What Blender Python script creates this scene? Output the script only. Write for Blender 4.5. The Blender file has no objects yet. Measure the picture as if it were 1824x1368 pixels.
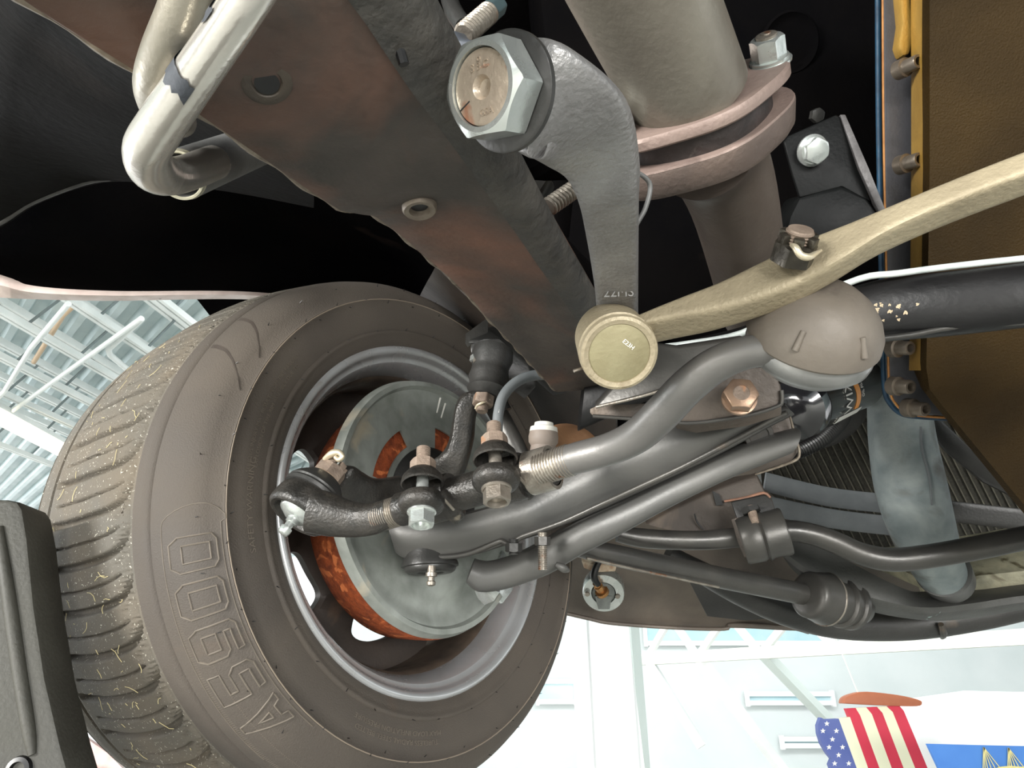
import bpy, bmesh, math, random
from math import sin, cos, pi, radians, sqrt, tan, atan2
from mathutils import Vector as V
from mathutils.bvhtree import BVHTree

random.seed(7)
SC = bpy.context.scene
COL = SC.collection
F, CX, CY = 1265.0, 912.0, 684.0            # focal length in pixels of the 1824 x 1368 frame
PITCH = radians(24)
CAM = V((0, 0, 1.35))                        # the car stands raised on posts, the lens is under it
RT, UP, VW = V((1, 0, 0)), V((0, -sin(PITCH), cos(PITCH))), V((0, cos(PITCH), sin(PITCH)))

# ------------------------------------------------------------------ camera, sky, lamps, exposure
cd = bpy.data.cameras.new('camera'); co = bpy.data.objects.new('camera', cd); COL.objects.link(co)
co.location = CAM; co.rotation_euler = (pi / 2 + PITCH, 0, 0)
cd.sensor_width = 36; cd.sensor_fit = 'HORIZONTAL'; cd.lens = F / 1824 * 36; cd.clip_start = .01; cd.clip_end = 300
SC.camera = co
wd = bpy.data.worlds.new('sky'); SC.world = wd; wd.use_nodes = True
wd.node_tree.nodes['Background'].inputs[0].default_value = (.97, .985, 1, 1)
wd.node_tree.nodes['Background'].inputs[1].default_value = 1.15


def area(name, loc, target, sx, sy, power, color=(1, 1, 1)):
    l = bpy.data.lights.new(name, 'AREA'); l.shape = 'RECTANGLE'; l.size = sx; l.size_y = sy; l.energy = power; l.color = color
    o = bpy.data.objects.new(name, l); COL.objects.link(o); o.location = loc
    o.rotation_euler = (V(target) - V(loc)).to_track_quat('-Z', 'Y').to_euler()
    return o


area('window_light_left', (-4.5, -3.2, 1.9), (0, .4, 1.5), 2.2, 1.2, 430, (1, .98, .94))
area('window_light_rear', (1.5, -5.0, 1.2), (0, .5, 1.6), 3.0, 1.2, 220, (1, .985, .96))
area('hall_light', (3, 5.4, 5.2), (3, 12, 1.5), 8, 2, 330, (1, 1, 1))  # added fill lamp that whitens the far wall of the hall
area('window_light_far_left', (-19, 9, 2.6), (-7, 9, 6), 8, 3, 1000, (1, 1, 1))  # added side lamp to bring out the decking ribs, no known window
SC.view_settings.view_transform = 'Standard'; SC.view_settings.look = 'None'
SC.view_settings.exposure = 0.68; SC.view_settings.gamma = 1; SC.view_settings.use_curve_mapping = False


# ------------------------------------------------------------------ helpers
def W(x, y, z): return CAM + RT * x + UP * y - VW * z          # car frame used for measuring: right, up, towards the lens
def D(x, y, z): return (RT * x + UP * y - VW * z).normalized()
def P(px, py, d): return CAM + VW * d + RT * ((px - CX) / F * d) + UP * ((CY - py) / F * d)
def PX(w, d): return w * d / F
def PL(px, py, p0, n):                                          # a point of the plane (p0, n)
    r = VW + RT * ((px - CX) / F) + UP * ((CY - py) / F)
    return CAM + r * ((p0 - CAM).dot(n) / r.dot(n))
def lin(c): return tuple(((v / 255) / 12.92 if v / 255 <= .04045 else ((v / 255 + .055) / 1.055) ** 2.4) for v in c)


def crom(pts, n):
    """smooth a list of tuples (any dimension) with Catmull-Rom, n steps per span"""
    pts = [tuple(p) for p in pts]
    out = []
    for i in range(len(pts) - 1):
        a, b, c, d = pts[max(i - 1, 0)], pts[i], pts[i + 1], pts[min(i + 2, len(pts) - 1)]
        for k in range(n):
            t = k / n
            out.append(tuple(.5 * (2 * q + (r - p) * t + (2 * p - 5 * q + 4 * r - s) * t * t + (3 * q - p - 3 * r + s) * t ** 3)
                             for p, q, r, s in zip(a, b, c, d)))
    out.append(pts[-1])
    return out


def basis(ax, ref=None):
    ax = ax.normalized()
    r = ref if ref is not None else (V((0, 0, 1)) if abs(ax.z) < .9 else V((1, 0, 0)))
    u = (r - ax * r.dot(ax)).normalized()
    return ax, u, u.cross(ax)


class G:
    """collects the faces of ONE mesh"""
    def __init__(s): s.v = []; s.f = []

    def loft(s, loops, cap0=True, cap1=True, closed=True):
        n = len(loops[0]); b = len(s.v)
        for l in loops: s.v += [V(q) for q in l]
        for i in range(len(loops) - 1):
            for j in range(n if closed else n - 1):
                k = (j + 1) % n
                s.f.append((b + i * n + j, b + i * n + k, b + (i + 1) * n + k, b + (i + 1) * n + j))
        if closed and cap0: s.f.append(tuple(b + j for j in reversed(range(n))))
        if closed and cap1: s.f.append(tuple(b + (len(loops) - 1) * n + j for j in range(n)))
        return s

    def tube(s, path, seg=20, sub=6, caps=True, squash=None):
        """path: (point, radius) ; squash: (dir, factor) flattens the section along dir"""
        q = crom([tuple(p) + (r,) for p, r in path], sub) if sub > 1 else [tuple(p) + (r,) for p, r in path]
        pts = [V(a[:3]) for a in q]; rad = [a[3] for a in q]
        t0 = (pts[1] - pts[0]).normalized(); _, u, w = basis(t0)
        loops = []
        for i, p in enumerate(pts):
            t = (pts[min(i + 1, len(pts) - 1)] - pts[max(i - 1, 0)]).normalized()
            u = (u - t * u.dot(t)).normalized(); w = t.cross(u)
            l = []
            for k in range(seg):
                o = (u * cos(2 * pi * k / seg) + w * sin(2 * pi * k / seg)) * rad[i]
                if squash: o = o - squash[0] * o.dot(squash[0]) * (1 - squash[1])
                l.append(p + o)
            loops.append(l)
        return s.loft(loops, caps, caps)

    def lathe(s, c, ax, prof, seg=40, cap0=False, cap1=False, rf=None, ref=None):
        """prof: (h along ax, r)"""
        ax, u, w = basis(ax, ref); loops = []
        for h, r in prof:
            loops.append([c + ax * h + (u * cos(2 * pi * k / seg) + w * sin(2 * pi * k / seg)) * (rf(h, r, 2 * pi * k / seg) if rf else r) for k in range(seg)])
        return s.loft(loops, cap0, cap1)

    def nut(s, c, ax, af, h, rot=0, bore=0, seg=48):
        """hexagon nut or bolt head from c to c + ax*h, chamfered on the outer face"""
        ax, u, w = basis(ax); R = af / 2
        def hx(t):
            a = (t + rot) % (pi / 3) - pi / 6
            return R / cos(a)
        def loop(hh, rr): return [c + ax * hh(hx(2 * pi * k / seg)) + (u * cos(2 * pi * k / seg) + w * sin(2 * pi * k / seg)) * rr(hx(2 * pi * k / seg)) for k in range(seg)]
        L = [loop(lambda r: 0, lambda r: r), loop(lambda r: h - (r - R) * .7 - R * .03, lambda r: r), loop(lambda r: h, lambda r: R * .95)]
        if bore:
            L += [loop(lambda r: h, lambda r: bore), loop(lambda r: h - af * .25, lambda r: bore)]
        return s.loft(L)

    def box(s, c, a, b, d):
        l = lambda k: [c - a - b + k, c + a - b + k, c + a + b + k, c - a + b + k]
        return s.loft([l(-d), l(d)])

    def bar(s, p, q, w, h, up=V((0, 0, 1))):
        t = (q - p).normalized(); a = t.cross(up).normalized(); b = a.cross(t)
        l = lambda c: [c - a * w / 2 - b * h / 2, c + a * w / 2 - b * h / 2, c + a * w / 2 + b * h / 2, c - a * w / 2 + b * h / 2]
        return s.loft([l(p), l(q)])

    def ext(s, poly, vec):
        """prism of a polygon"""
        return s.loft([list(poly), [V(p) + vec for p in poly]])

    def grid(s, rows):
        return s.loft(rows, closed=False)

    def sweep(s, st, sub=5, k=1.0, seg=24, caps=True, power=4):
        """st: (centre, A half vector, B half vector) ; superellipse section"""
        q = crom([tuple(c) + tuple(a) + tuple(b) for c, a, b in st], sub) if sub > 1 else [tuple(c) + tuple(a) + tuple(b) for c, a, b in st]
        loops = []
        for e in q:
            c, a, b = V(e[:3]), V(e[3:6]), V(e[6:9]); l = []
            for j in range(seg):
                t = 2 * pi * (j + .5) / seg; cx, sx = cos(t), sin(t)
                m = (abs(cx) ** power + abs(sx) ** power) ** (-1 / power)
                l.append(c + a * cx * m + b * sx * m)
            loops.append(l)
        return s.loft(loops, caps, caps)


ROOT = {}
def prop(o, label=None, cat=None, group=None, kind=None):
    if label: o['label'] = label
    if cat: o['category'] = cat
    if group: o['group'] = group
    if kind: o['kind'] = kind
    return o


def thing(name, label, cat, loc, group=None):
    o = bpy.data.objects.new(name, None); COL.objects.link(o); o.location = loc; o.empty_display_size = .02
    ROOT[o] = V(loc)
    return prop(o, label, cat, group)


def build(name, g, mat, parent=None, ang=38, label=None, solid=0, bevel=0, kind=None, fix=True):
    me = bpy.data.meshes.new(name)
    if parent is not None: org = ROOT[parent]
    else:
        org = sum(g.v, V((0, 0, 0))) / len(g.v)
    me.from_pydata([tuple(v - org) for v in g.v], [], g.f)
    bm = bmesh.new(); bm.from_mesh(me)
    if fix:
        bmesh.ops.recalc_face_normals(bm, faces=bm.faces)
    if solid: bmesh.ops.solidify(bm, geom=bm.faces[:], thickness=solid)
    if bevel:
        ed = [e for e in bm.edges if len(e.link_faces) == 2 and e.calc_face_angle(0) > radians(38)]
        bmesh.ops.bevel(bm, geom=ed, offset=bevel, segments=2, affect='EDGES', profile=.5)
    bm.to_mesh(me); bm.free()
    me.polygons.foreach_set('use_smooth', [True] * len(me.polygons))
    me.set_sharp_from_angle(angle=radians(ang))
    me.materials.append(mat)
    o = bpy.data.objects.new(name, me); COL.objects.link(o)
    if parent is not None:
        o.parent = parent; ROOT[o] = org
    else:
        o.location = org; ROOT[o] = org
    if label: o['label'] = label
    if kind: o['kind'] = kind
    return o


def solo(name, g, mat, label, cat, group=None, **k):
    return prop(build(name, g, mat, **k), label, cat, group)


def copy_tree(src, offset, label=None):
    """copy a thing with parts and sub-parts"""
    r = src.copy(); COL.objects.link(r); r.location = src.location + offset; ROOT[r] = V(r.location)
    if label: r['label'] = label
    for ch in list(src.children):
        c = ch.copy(); COL.objects.link(c); c.parent = r
        for g in list(ch.children):
            e = g.copy(); COL.objects.link(e); e.parent = c
    return r


MATS = {}
def M(name, c1, c2=None, c3=None, scale=35, rough=.5, metal=0., bump=.15, bscale=260, t3=.62, spec=.5, w3=.06, detail=6, s3=None, coat=0, sub=None, em=None, ems=0, rvar=.18):
    """procedural paint/metal: two tones by noise, a third tone in patches, fine relief"""
    if name in MATS: return MATS[name]
    m = bpy.data.materials.new(name); m.use_nodes = True; nt = m.node_tree; N = nt.nodes; L = nt.links
    b = N['Principled BSDF']; b.inputs['Roughness'].default_value = rough; b.inputs['Metallic'].default_value = metal
    b.inputs['Specular IOR Level'].default_value = spec; b.inputs['Coat Weight'].default_value = coat
    tc = N.new('ShaderNodeTexCoord')
    def noise(s, d, dist=0):
        n = N.new('ShaderNodeTexNoise'); n.inputs['Scale'].default_value = s; n.inputs['Detail'].default_value = d; n.inputs['Distortion'].default_value = dist
        L.new(tc.outputs['Object'], n.inputs['Vector']); return n
    def ramp(src, p0, p1, ca, cb):
        r = N.new('ShaderNodeValToRGB'); r.color_ramp.elements[0].position = p0; r.color_ramp.elements[1].position = p1
        r.color_ramp.elements[0].color = (*ca, 1); r.color_ramp.elements[1].color = (*cb, 1); L.new(src, r.inputs[0]); return r
    c1 = lin(c1); c2 = lin(c2) if c2 else c1
    n1 = noise(scale, detail, .3)
    col = ramp(n1.outputs['Fac'], .32, .68, c1, c2).outputs[0]
    if c3:
        n2 = noise(s3 or scale * .6, 8, .6)
        f = ramp(n2.outputs['Fac'], t3, t3 + w3, (0, 0, 0), (1, 1, 1)).outputs[0]
        x = N.new('ShaderNodeMix'); x.data_type = 'RGBA'; L.new(f, x.inputs[0]); L.new(col, x.inputs[6]); x.inputs[7].default_value = (*lin(c3), 1)
        col = x.outputs[2]
    L.new(col, b.inputs['Base Color'])
    if rvar:
        rr = ramp(n1.outputs['Fac'], .3, .7, (max(rough - rvar / 2, .03),) * 3, (min(rough + rvar / 2, 1),) * 3); L.new(rr.outputs[0], b.inputs['Roughness'])
    if bump:
        nb = noise(bscale, 4); bp = N.new('ShaderNodeBump'); bp.inputs['Strength'].default_value = bump; bp.inputs['Distance'].default_value = .0015
        L.new(nb.outputs['Fac'], bp.inputs['Height']); L.new(bp.outputs['Normal'], b.inputs['Normal'])
    if em:
        b.inputs['Emission Color'].default_value = (*lin(em), 1); b.inputs['Emission Strength'].default_value = ems
    MATS[name] = m
    return m


def text_mesh(s, size, outline=0, extrude=0):
    cu = bpy.data.curves.new('t', 'FONT'); cu.body = s; cu.size = size; cu.align_x = 'CENTER'; cu.align_y = 'CENTER'; cu.resolution_u = 3
    if outline: cu.fill_mode = 'NONE'; cu.bevel_depth = outline; cu.bevel_resolution = 1
    else: cu.extrude = extrude
    o = bpy.data.objects.new('t', cu); COL.objects.link(o)
    bpy.context.view_layer.update()
    dg = bpy.context.evaluated_depsgraph_get()
    me = bpy.data.meshes.new_from_object(o.evaluated_get(dg))
    vs = [v.co.copy() for v in me.vertices]; fs = [tuple(p.vertices) for p in me.polygons]
    bpy.data.objects.remove(o); bpy.data.curves.remove(cu); bpy.data.meshes.remove(me)
    return vs, fs


def text_on(g, s, size, c, right, up, normal, outline=0, extrude=.0002, sx=1):
    vs, fs = text_mesh(s, size, outline, extrude); b = len(g.v)
    g.v += [c + right * (v.x * sx) + up * v.y + normal * v.z for v in vs]; g.f += [tuple(b + i for i in f) for f in fs]


def threads(g, p, q, r, pitch, seg=18, depth=.16):
    """ridged rod"""
    ax = (q - p); Ln = ax.length; n = max(2, int(Ln / pitch)); prof = [(0, r * .85)]
    for i in range(n):
        h = Ln * i / n; prof += [(h + .1 * Ln / n, r * (1 - depth)), (h + .45 * Ln / n, r), (h + .65 * Ln / n, r), (h + .95 * Ln / n, r * (1 - depth))]
    prof.append((Ln, r * .8))
    g.lathe(p, ax, prof, seg, True, True)
    return g


# ------------------------------------------------------------------ materials
m_black = M('black paint', (14, 14, 15), (20, 19, 19), (36, 30, 27), 14, .42, 0, .2, 180, .66, spec=.35)
m_bay = M('dirty black', (6, 6, 7), (10, 9, 9), (22, 18, 16), 9, .85, 0, .3, 150, .66, spec=.0)  # near black without sheen, engine bay shade put into the colour
m_pan = M('matte black undercoat', (14, 14, 14), (20, 19, 18), (36, 31, 28), 7, .85, 0, .6, 120, .60, spec=.06, w3=.15)
m_mount = M('black bracket paint', (9, 10, 10), (14, 15, 15), None, 20, .5, 0, .2, spec=.14)
m_rail = M('worn frame paint', (66, 58, 52), (50, 46, 42), (112, 76, 60), 24, .55, 0, .5, 140, .47, w3=.22, s3=8)
m_railside = M('undercoated steel', (44, 43, 41), (66, 63, 58), (104, 100, 92), 60, .6, 0, 1.0, 190, .7)
m_edge = M('bare steel edge', (150, 140, 125), (90, 80, 70), None, 120, .45, .5, .5)
m_rubber = M('dusty tyre rubber', (62, 56, 50), (76, 69, 61), (86, 70, 57), 9, .78, 0, .35, 700, .60, w3=.2)
m_tread = M('speckled tread rubber', (80, 76, 68), (94, 86, 74), (186, 182, 168), 14, .85, 0, .5, 500, .655, w3=.02, s3=420)
m_chrome = M('dull chrome', (182, 184, 185), (164, 164, 163), (134, 122, 108), 20, .26, .5, 0, 300, .70)
m_dust = M('dusty steel', (96, 84, 72), (62, 54, 47), None, 30, .6, .25, .15)
m_plate = M('galvanised shield', (150, 154, 148), (118, 122, 116), (168, 160, 142), 34, .5, .25, .12, 200, .62, w3=.12)
m_rust = M('fresh rust', (172, 84, 42), (116, 54, 28), (214, 122, 70), 110, .75, .1, .7, 400, .58)
m_rust2 = M('rusty steel', (142, 126, 112), (108, 94, 83), (150, 110, 82), 90, .6, .35, .4, 400)
m_ball = M('black casting', (36, 35, 33), (54, 51, 47), (120, 112, 98), 70, .38, .25, .5, 420, .70)
m_satin = M('satin black steel', (64, 63, 61), (78, 76, 72), (92, 82, 72), 18, .36, .45, .12, 300, .66)
m_arm = M('satin charcoal paint', (68, 68, 67), (80, 79, 76), (92, 84, 76), 12, .42, .3, .1, 300, .66)
m_dark = M('dark satin paint', (44, 44, 43), (56, 55, 53), (78, 70, 62), 16, .42, .2, .2, 260, .68)
m_cast = M('cast steel', (146, 145, 144), (114, 112, 111), (84, 77, 71), 26, .42, .45, .55, 380, .60, w3=.15)
m_tan = M('tan cast paint', (168, 156, 130), (142, 131, 108), (120, 106, 84), 22, .5, .2, .5, 360, .66)
m_cap = M('olive cap', (150, 143, 112), (136, 128, 98), None, 60, .55, .3, .25, 300)
m_zinc = M('zinc plate', (206, 210, 206), (182, 188, 185), (198, 178, 120), 40, .25, .75, .1, 300, .66, w3=.1)
m_studface = M('machined stud face', (188, 174, 156), (160, 146, 130), (172, 98, 60), 60, .4, .5, .25, 400, .55, w3=.06)
m_bolt = M('steel bolt', (158, 152, 142), (120, 112, 102), (134, 96, 72), 70, .38, .7, .3, 400)
m_pipe = M('weathered pipe', (134, 129, 118), (108, 102, 93), (78, 68, 58), 16, .48, .45, .25, 220, .60, w3=.16)
m_pipe2 = M('dark weathered pipe', (92, 82, 74), (72, 63, 57), (54, 46, 42), 14, .55, .35, .25, 220)
m_flange = M('pink brown flange', (142, 124, 115), (114, 98, 91), (80, 66, 60), 22, .55, .2, .4, 260)
m_silver = M('silver tube', (212, 208, 200), (188, 182, 172), (60, 60, 62), 12, .24, .7, .1, 300, .72, w3=.02)
m_silver2 = M('grey tube', (150, 145, 132), (122, 117, 106), (60, 56, 52), 16, .4, .5, .2, 300, .63, w3=.05)
m_grey = M('grey painted stub', (112, 112, 110), (84, 84, 83), None, 24, .5, .2, .2)
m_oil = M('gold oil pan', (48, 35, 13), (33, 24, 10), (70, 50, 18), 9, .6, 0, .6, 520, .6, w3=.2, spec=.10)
m_gold = M('gold flange', (176, 140, 66), (140, 108, 52), (196, 176, 70), 20, .42, .4, .3, 300)  # lighter gold that gives the pan's side wall its lit tone
m_blue = M('blue gasket', (20, 60, 84), (15, 40, 60), None, 60, .6)
m_orange = M('orange sealant', (176, 122, 62), (140, 92, 46), None, 60, .6)
m_hose = M('chalky blue hose', (108, 118, 120), (148, 156, 155), (84, 82, 77), 26, .65, 0, .3, 200, .55, w3=.14, s3=14)
m_strap = M('grey rubber strap', (88, 93, 95), (106, 110, 112), None, 24, .6, 0, .2)
m_core = M('radiator fins', (58, 56, 48), (44, 42, 37), None, 200, .6, .2, .5, 900)
m_fin = M('bare fin metal', (104, 101, 90), (84, 80, 72), None, 60, .5, .5)
m_tank = M('flaking tank paint', (186, 180, 152), (140, 138, 118), (92, 84, 60), 40, .55, .1, .5, 300, .56, w3=.08)
m_filter = M('gloss black can', (22, 22, 24), (26, 26, 28), None, 20, .16, 0, 0, coat=.6, rvar=0)
m_white = M('white print', (232, 230, 222), None, None, 20, .5, 0, 0)
m_orprint = M('orange print', (240, 152, 30), None, None, 20, .5, 0, 0)
m_bumper = M('dusty valance paint', (112, 102, 92), (84, 77, 71), (60, 50, 46), 11, .5, .1, .25, 240, .60, w3=.15)
m_fender = M('pinkish white lip', (216, 200, 192), (196, 178, 170), (52, 46, 44), 40, .5, 0, .2, 260, .68, w3=.02)
m_brass = M('brass terminal', (196, 146, 92), (150, 104, 64), None, 60, .3, .8)
m_wire = M('black wire', (14, 14, 15), None, None, 20, .4, 0, 0)
m_post = M('dark padded post', (44, 43, 38), (58, 57, 50), (84, 84, 66), 12, .6, 0, .35, 260, .66, w3=.08)
m_straw = M('dry straw', (214, 200, 150), (190, 176, 130), None, 50, .7, 0, 0)
m_roof = M('galvanised decking', (206, 218, 218), (190, 204, 206), None, 2, .5, .2, 0)
m_truss = M('white painted steel', (228, 232, 230), (214, 220, 218), None, 3, .5, .0, 0)
m_wallw = M('white wall paint', (226, 232, 232), (216, 224, 224), None, 1, .7, 0, 0)
m_column = M('white column paint', (240, 242, 242), None, None, 1, .6, 0, 0)
m_greypost = M('pale grey green paint', (206, 216, 212), None, None, 1, .6, 0, 0)
m_bluewin = M('pale blue glass', (176, 212, 220), (196, 222, 228), None, 2, .2, 0, 0)
m_floor = M('light concrete', (206, 204, 198), (194, 192, 186), None, 1.5, .6, 0, .1, 20)

# ------------------------------------------------------------------ the hall
def PZ(px, py, z): return PL(px, py, V((0, 0, z)), V((0, 0, 1)))
def PY(px, py, y): return PL(px, py, V((0, y, 0)), V((0, 1, 0)))
def struct(name, g, m, **k): return build(name, g, m, kind='structure', **k)

struct('floor', G().box(V((3, 6, -.05)), V((26, 0, 0)), V((0, 20, 0)), V((0, 0, .05))), m_floor)
struct('wall_front', G().box(V((8.6, 14.1, 3)), V((12, 0, 0)), V((0, .1, 0)), V((0, 0, 3))), m_wallw)
g = G(); rd, qd = V((.68, -.733, 0)), V((.733, .68, 0)); rows = [[], []]
for k in range(-70, 95):
    s0 = k * .30
    for ds, dz in ((0, 0), (.15, 0), (.19, -.12), (.26, -.12)):
        for r_, l_ in ((0, -24), (1, 24)): rows[r_].append(qd * (s0 + ds) + rd * l_ + V((0, 0, 6.1 + dz)))
g.grid(rows); struct('ceiling', g, m_roof, ang=20, solid=.01)
td, tp = V((.2, .98, 0)), V((-.98, .2, 0))
m_truss2 = M('grey painted steel', (132, 142, 142), (116, 126, 126), None, 3, .5, .2, 0)
for k in range(-1, 6):
    off = tp * (5.85 + .93 * k); a, b = off + td * 1.0, off + td * 17
    r = thing('roof_truss', 'pale roof truss under the decking, %s counted from the lip' % ['the first', 'the second', 'the third', 'the fourth', 'the fifth', 'the sixth', 'the farthest'][k + 1], 'truss', a + V((0, 0, 5.2)), 'roof trusses seen left of the tyre')
    zt, zb = V((0, 0, 5.85)), V((0, 0, 5.2))
    build('top_chord', G().bar(a + zt + tp * .04, b + zt + tp * .04, .05, .09).bar(a + zt - tp * .04, b + zt - tp * .04, .05, .09), m_truss, r)
    build('bottom_chord', G().bar(a + zb + tp * .035, b + zb + tp * .035, .045, .07).bar(a + zb - tp * .035, b + zb - tp * .035, .045, .07), m_truss, r)
    n = 20; me0 = None
    for i in range(n):
        p, q = off + td * (1 + 16 * i / n), off + td * (1 + 16 * (i + .5) / n)
        build('web_bar', G().bar(p + zb, q + zt, .025, .025), m_truss2, r)
        build('web_bar', G().bar(q + zt, q + zb, .025, .025), m_truss2, r)
def hallpipe(name, label, pts, rr, z, mat=m_truss):
    g = G().tube([(PZ(x, y, z), rr) for x, y in pts], 10, 1); return solo(name, g, mat, label, 'pipe')
hallpipe('ceiling_pipe', 'thick white pipe slanting across the roof trusses beside the tyre', [(-20, 764), (0, 748), (252, 567)], .03, 5.05)
hallpipe('ceiling_pipe', 'thin pale pipe crossing the roof near the left edge', [(-20, 725), (8, 697), (55, 620), (122, 541)], .03, 5.0)
hallpipe('ceiling_pipe', 'bent pale pipe end below the roof beside the tyre shoulder', [(230, 660), (196, 632), (193, 622), (252, 568)], .035, 5.1)
hallpipe('ceiling_pipe', 'tan pipe between the roof trusses near the lip', [(60, 645), (112, 562), (138, 538)], .03, 5.4, M('tan pipe', (206, 178, 146), None, None, 5, .6, 0, 0))
A, B = PZ(-60, 712, 4.95), PZ(118, 806, 4.95); r = thing('ceiling_lamp', 'glowing tube lamp hanging under the roof trusses', 'lamp', (A + B) / 2)
m_glow = M('lamp diffuser', (255, 244, 224), None, None, 1, .5, 0, 0, em=(255, 240, 214), ems=2.2)
build('diffuser', G().bar(A, B, .26, .10), m_glow, r)
build('housing', G().bar(A + V((0, 0, .09)), B + V((0, 0, .09)), .30, .07), m_truss, r)

A = PY(1022, 1097, 4.6); r = thing('hall_column', 'wide white column beyond the valance, right of the tyre', 'column', V((.55, 4.6, 0)))
def quad(pts, y, th=.12): return [PY(x, yy, y) for x, yy in pts], V((0, th, 0))
def down(g, px0, py0, px1, py1, y, th, zb=0):
    """upright sheet between two image columns, from the given row down to the floor"""
    p, q = PY(px0, py0, y), PY(px1, py1, y)
    return g.ext([p, q, V((q.x + (q.x - p.x) * .35, y, zb)), V((p.x + .03, y, zb))], V((0, th, 0)))
build('shaft', down(G(), 1021, 1060, 1112, 1060, 4.6, .3), m_column, r)
build('corner_trim', down(G(), 1021, 1060, 1042, 1060, 4.57, .03), m_wallw, r)
build('corner_trim', down(G(), 1098, 1060, 1116, 1060, 4.57, .03), m_wallw, r)
solo('door_post', down(G(), 1119, 1060, 1134, 1060, 5.3, .2), m_greypost, 'narrow grey green post beside the white column', 'post')

A, B = PY(1135, 1176, 10), PY(1850, 1133, 6.4); dz = V((0, 0, .1))
r = thing('lattice_girder', 'white lattice girder under the front bumper line', 'girder', A)
ap, bp = PY(1135, 1100, 10), PY(1850, 1075, 6.4)
build('bottom_chord', G().bar(A, B, .1, .13), M('olive grey steel', (206, 210, 198), None, None, 2, .6, 0, 0), r)
build('top_chord', G().bar(ap, bp, .1, .1), m_truss, r)
nodes = [1150, 1290, 1428, 1580, 1640, 1730, 1840]
def lerp(a, b, t): return a + (b - a) * t
for i, x in enumerate((1160, 1222, 1290, 1358, 1428, 1500, 1570)):
    t = (x - 1135) / 715; t2 = (x + 66 - 1135) / 715
    p, q = (lerp(A, B, t), lerp(ap, bp, t2)) if i % 2 == 0 else (lerp(ap, bp, t), lerp(A, B, t2))
    build('web_bar', G().bar(p, q, .07, .07), m_column, r)
for i, (p, q) in enumerate((((1290, 1170), (1400, 1380)), ((1430, 1166), (1520, 1330)), ((1165, 1180), (1250, 1330)))):
    build('inclined_strut', G().bar(lerp(A, B, (p[0] - 1135) / 715), PY(*q, 9.6), .12, .1), m_greypost if i == 1 else m_column, r)
def window(i, x0, y0, x1, y1, Y):
    p, q = PY(x0, y0, Y), PY(x1, y1, Y); c = (p + q) / 2; r = thing('window_%d' % i, None, None, c); prop(r, kind='structure')
    hw, hh = abs(q.x - p.x) / 2, abs(q.z - p.z) / 2
    build('pane', G().box(c, V((hw, 0, 0)), V((0, .01, 0)), V((0, 0, hh))), m_bluewin, r)
    for sx in (-1, 1):
        build('frame', G().box(c + V((sx * (hw + .03), -.034, 0)), V((.03, 0, 0)), V((0, .05, 0)), V((0, 0, hh + .06))), m_column, r)
        build('frame', G().box(c + V((0, -.03, sx * hh)), V((hw, 0, 0)), V((0, .05, 0)), V((0, 0, .04))), m_column, r)
window(1, 1332, 1236, 1480, 1252, 13.9)
window(2, 960, 1214, 1022, 1250, 13.9)
window(3, 1394, 1316, 1475, 1328, 13.9)
window(4, 1150, 1108, 1480, 1146, 13.9)

# the plane with a flag on its tail, and the banner
YF = 5.2
def fl(pts, y=YF): return [PY(a, b, y) for a, b in pts]
r = thing('aircraft', 'white aircraft whose tail fin is painted with stars and stripes', 'aircraft', PY(1560, 1368, YF))
m_fblue = M('flag blue', (74, 88, 150), (92, 104, 160), None, 4, .5, 0, 0); m_fred = M('flag red', (206, 48, 72), (190, 44, 66), None, 4, .5, 0, 0)
m_fcream = M('flag cream', (226, 224, 194), None, None, 4, .5, 0, 0); m_fbrown = M('brown tailplane', (176, 104, 72), (160, 92, 62), None, 6, .5, 0, 0)
build('fin_field', G().ext(fl([(1462, 1278), (1468, 1281), (1494, 1280), (1526, 1368), (1552, 1440), (1500, 1440), (1487, 1385), (1478, 1362), (1482, 1352), (1474, 1342), (1464, 1325), (1458, 1306), (1457, 1292)]), V((0, .05, 0))), m_fblue, r)
tops = [(1494, 1280), (1514, 1277), (1532, 1274), (1553, 1272), (1572, 1270), (1590, 1268), (1610, 1266)]; bots = [(1552, 1440), (1572, 1440), (1593, 1440), (1615, 1440), (1637, 1440), (1659, 1440), (1682, 1440)]
tt = [(1492, 1280), (1508, 1262), (1524, 1261), (1543, 1260), (1562, 1259), (1579, 1258), (1602, 1257)]
for i in range(6):
    up_ = [tt[i], tt[i + 1]] if i else [tops[0], tops[1]]
    build('fin_stripe', G().ext(fl([tops[i]] + ([tt[i], tt[i + 1]] if i else []) + [tops[i + 1], bots[i + 1], bots[i]]), V((0, .05, 0))), m_fred if i % 2 else m_fcream, r)
def star(g, x, y, rr):
    g.ext([PY(x + rr * (1 if k % 2 == 0 else .42) * sin(pi * k / 5), y - rr * (1 if k % 2 == 0 else .42) * cos(pi * k / 5), YF - .004) for k in range(10)], V((0, .003, 0)))
for x, y in ((1473, 1289), (1466, 1302), (1490, 1302), (1483, 1317), (1477, 1331), (1501, 1331), (1494, 1345), (1487, 1360), (1512, 1360), (1504, 1376)):
    g = G(); star(g, x, y, 5); build('star', g, m_white, r)
build('tailplane', G().ext(fl(crom([(1503, 1253), (1506, 1243), (1520, 1236), (1545, 1232), (1600, 1238), (1636, 1246), (1643, 1252), (1634, 1258), (1580, 1257), (1503, 1253)], 4)[:-1], YF - .05), V((0, .09, 0))), m_fbrown, r, bevel=.006)
g = G(); g.lathe(PY(1800, 1330, YF + .9), V((1, 0, -.12)), [(-1.0, .02), (-.92, .12), (-.7, .26), (-.3, .36), (.3, .42), (1.2, .42), (2, .38)], 36, True, True); build('fuselage', g, m_column, r)
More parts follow.
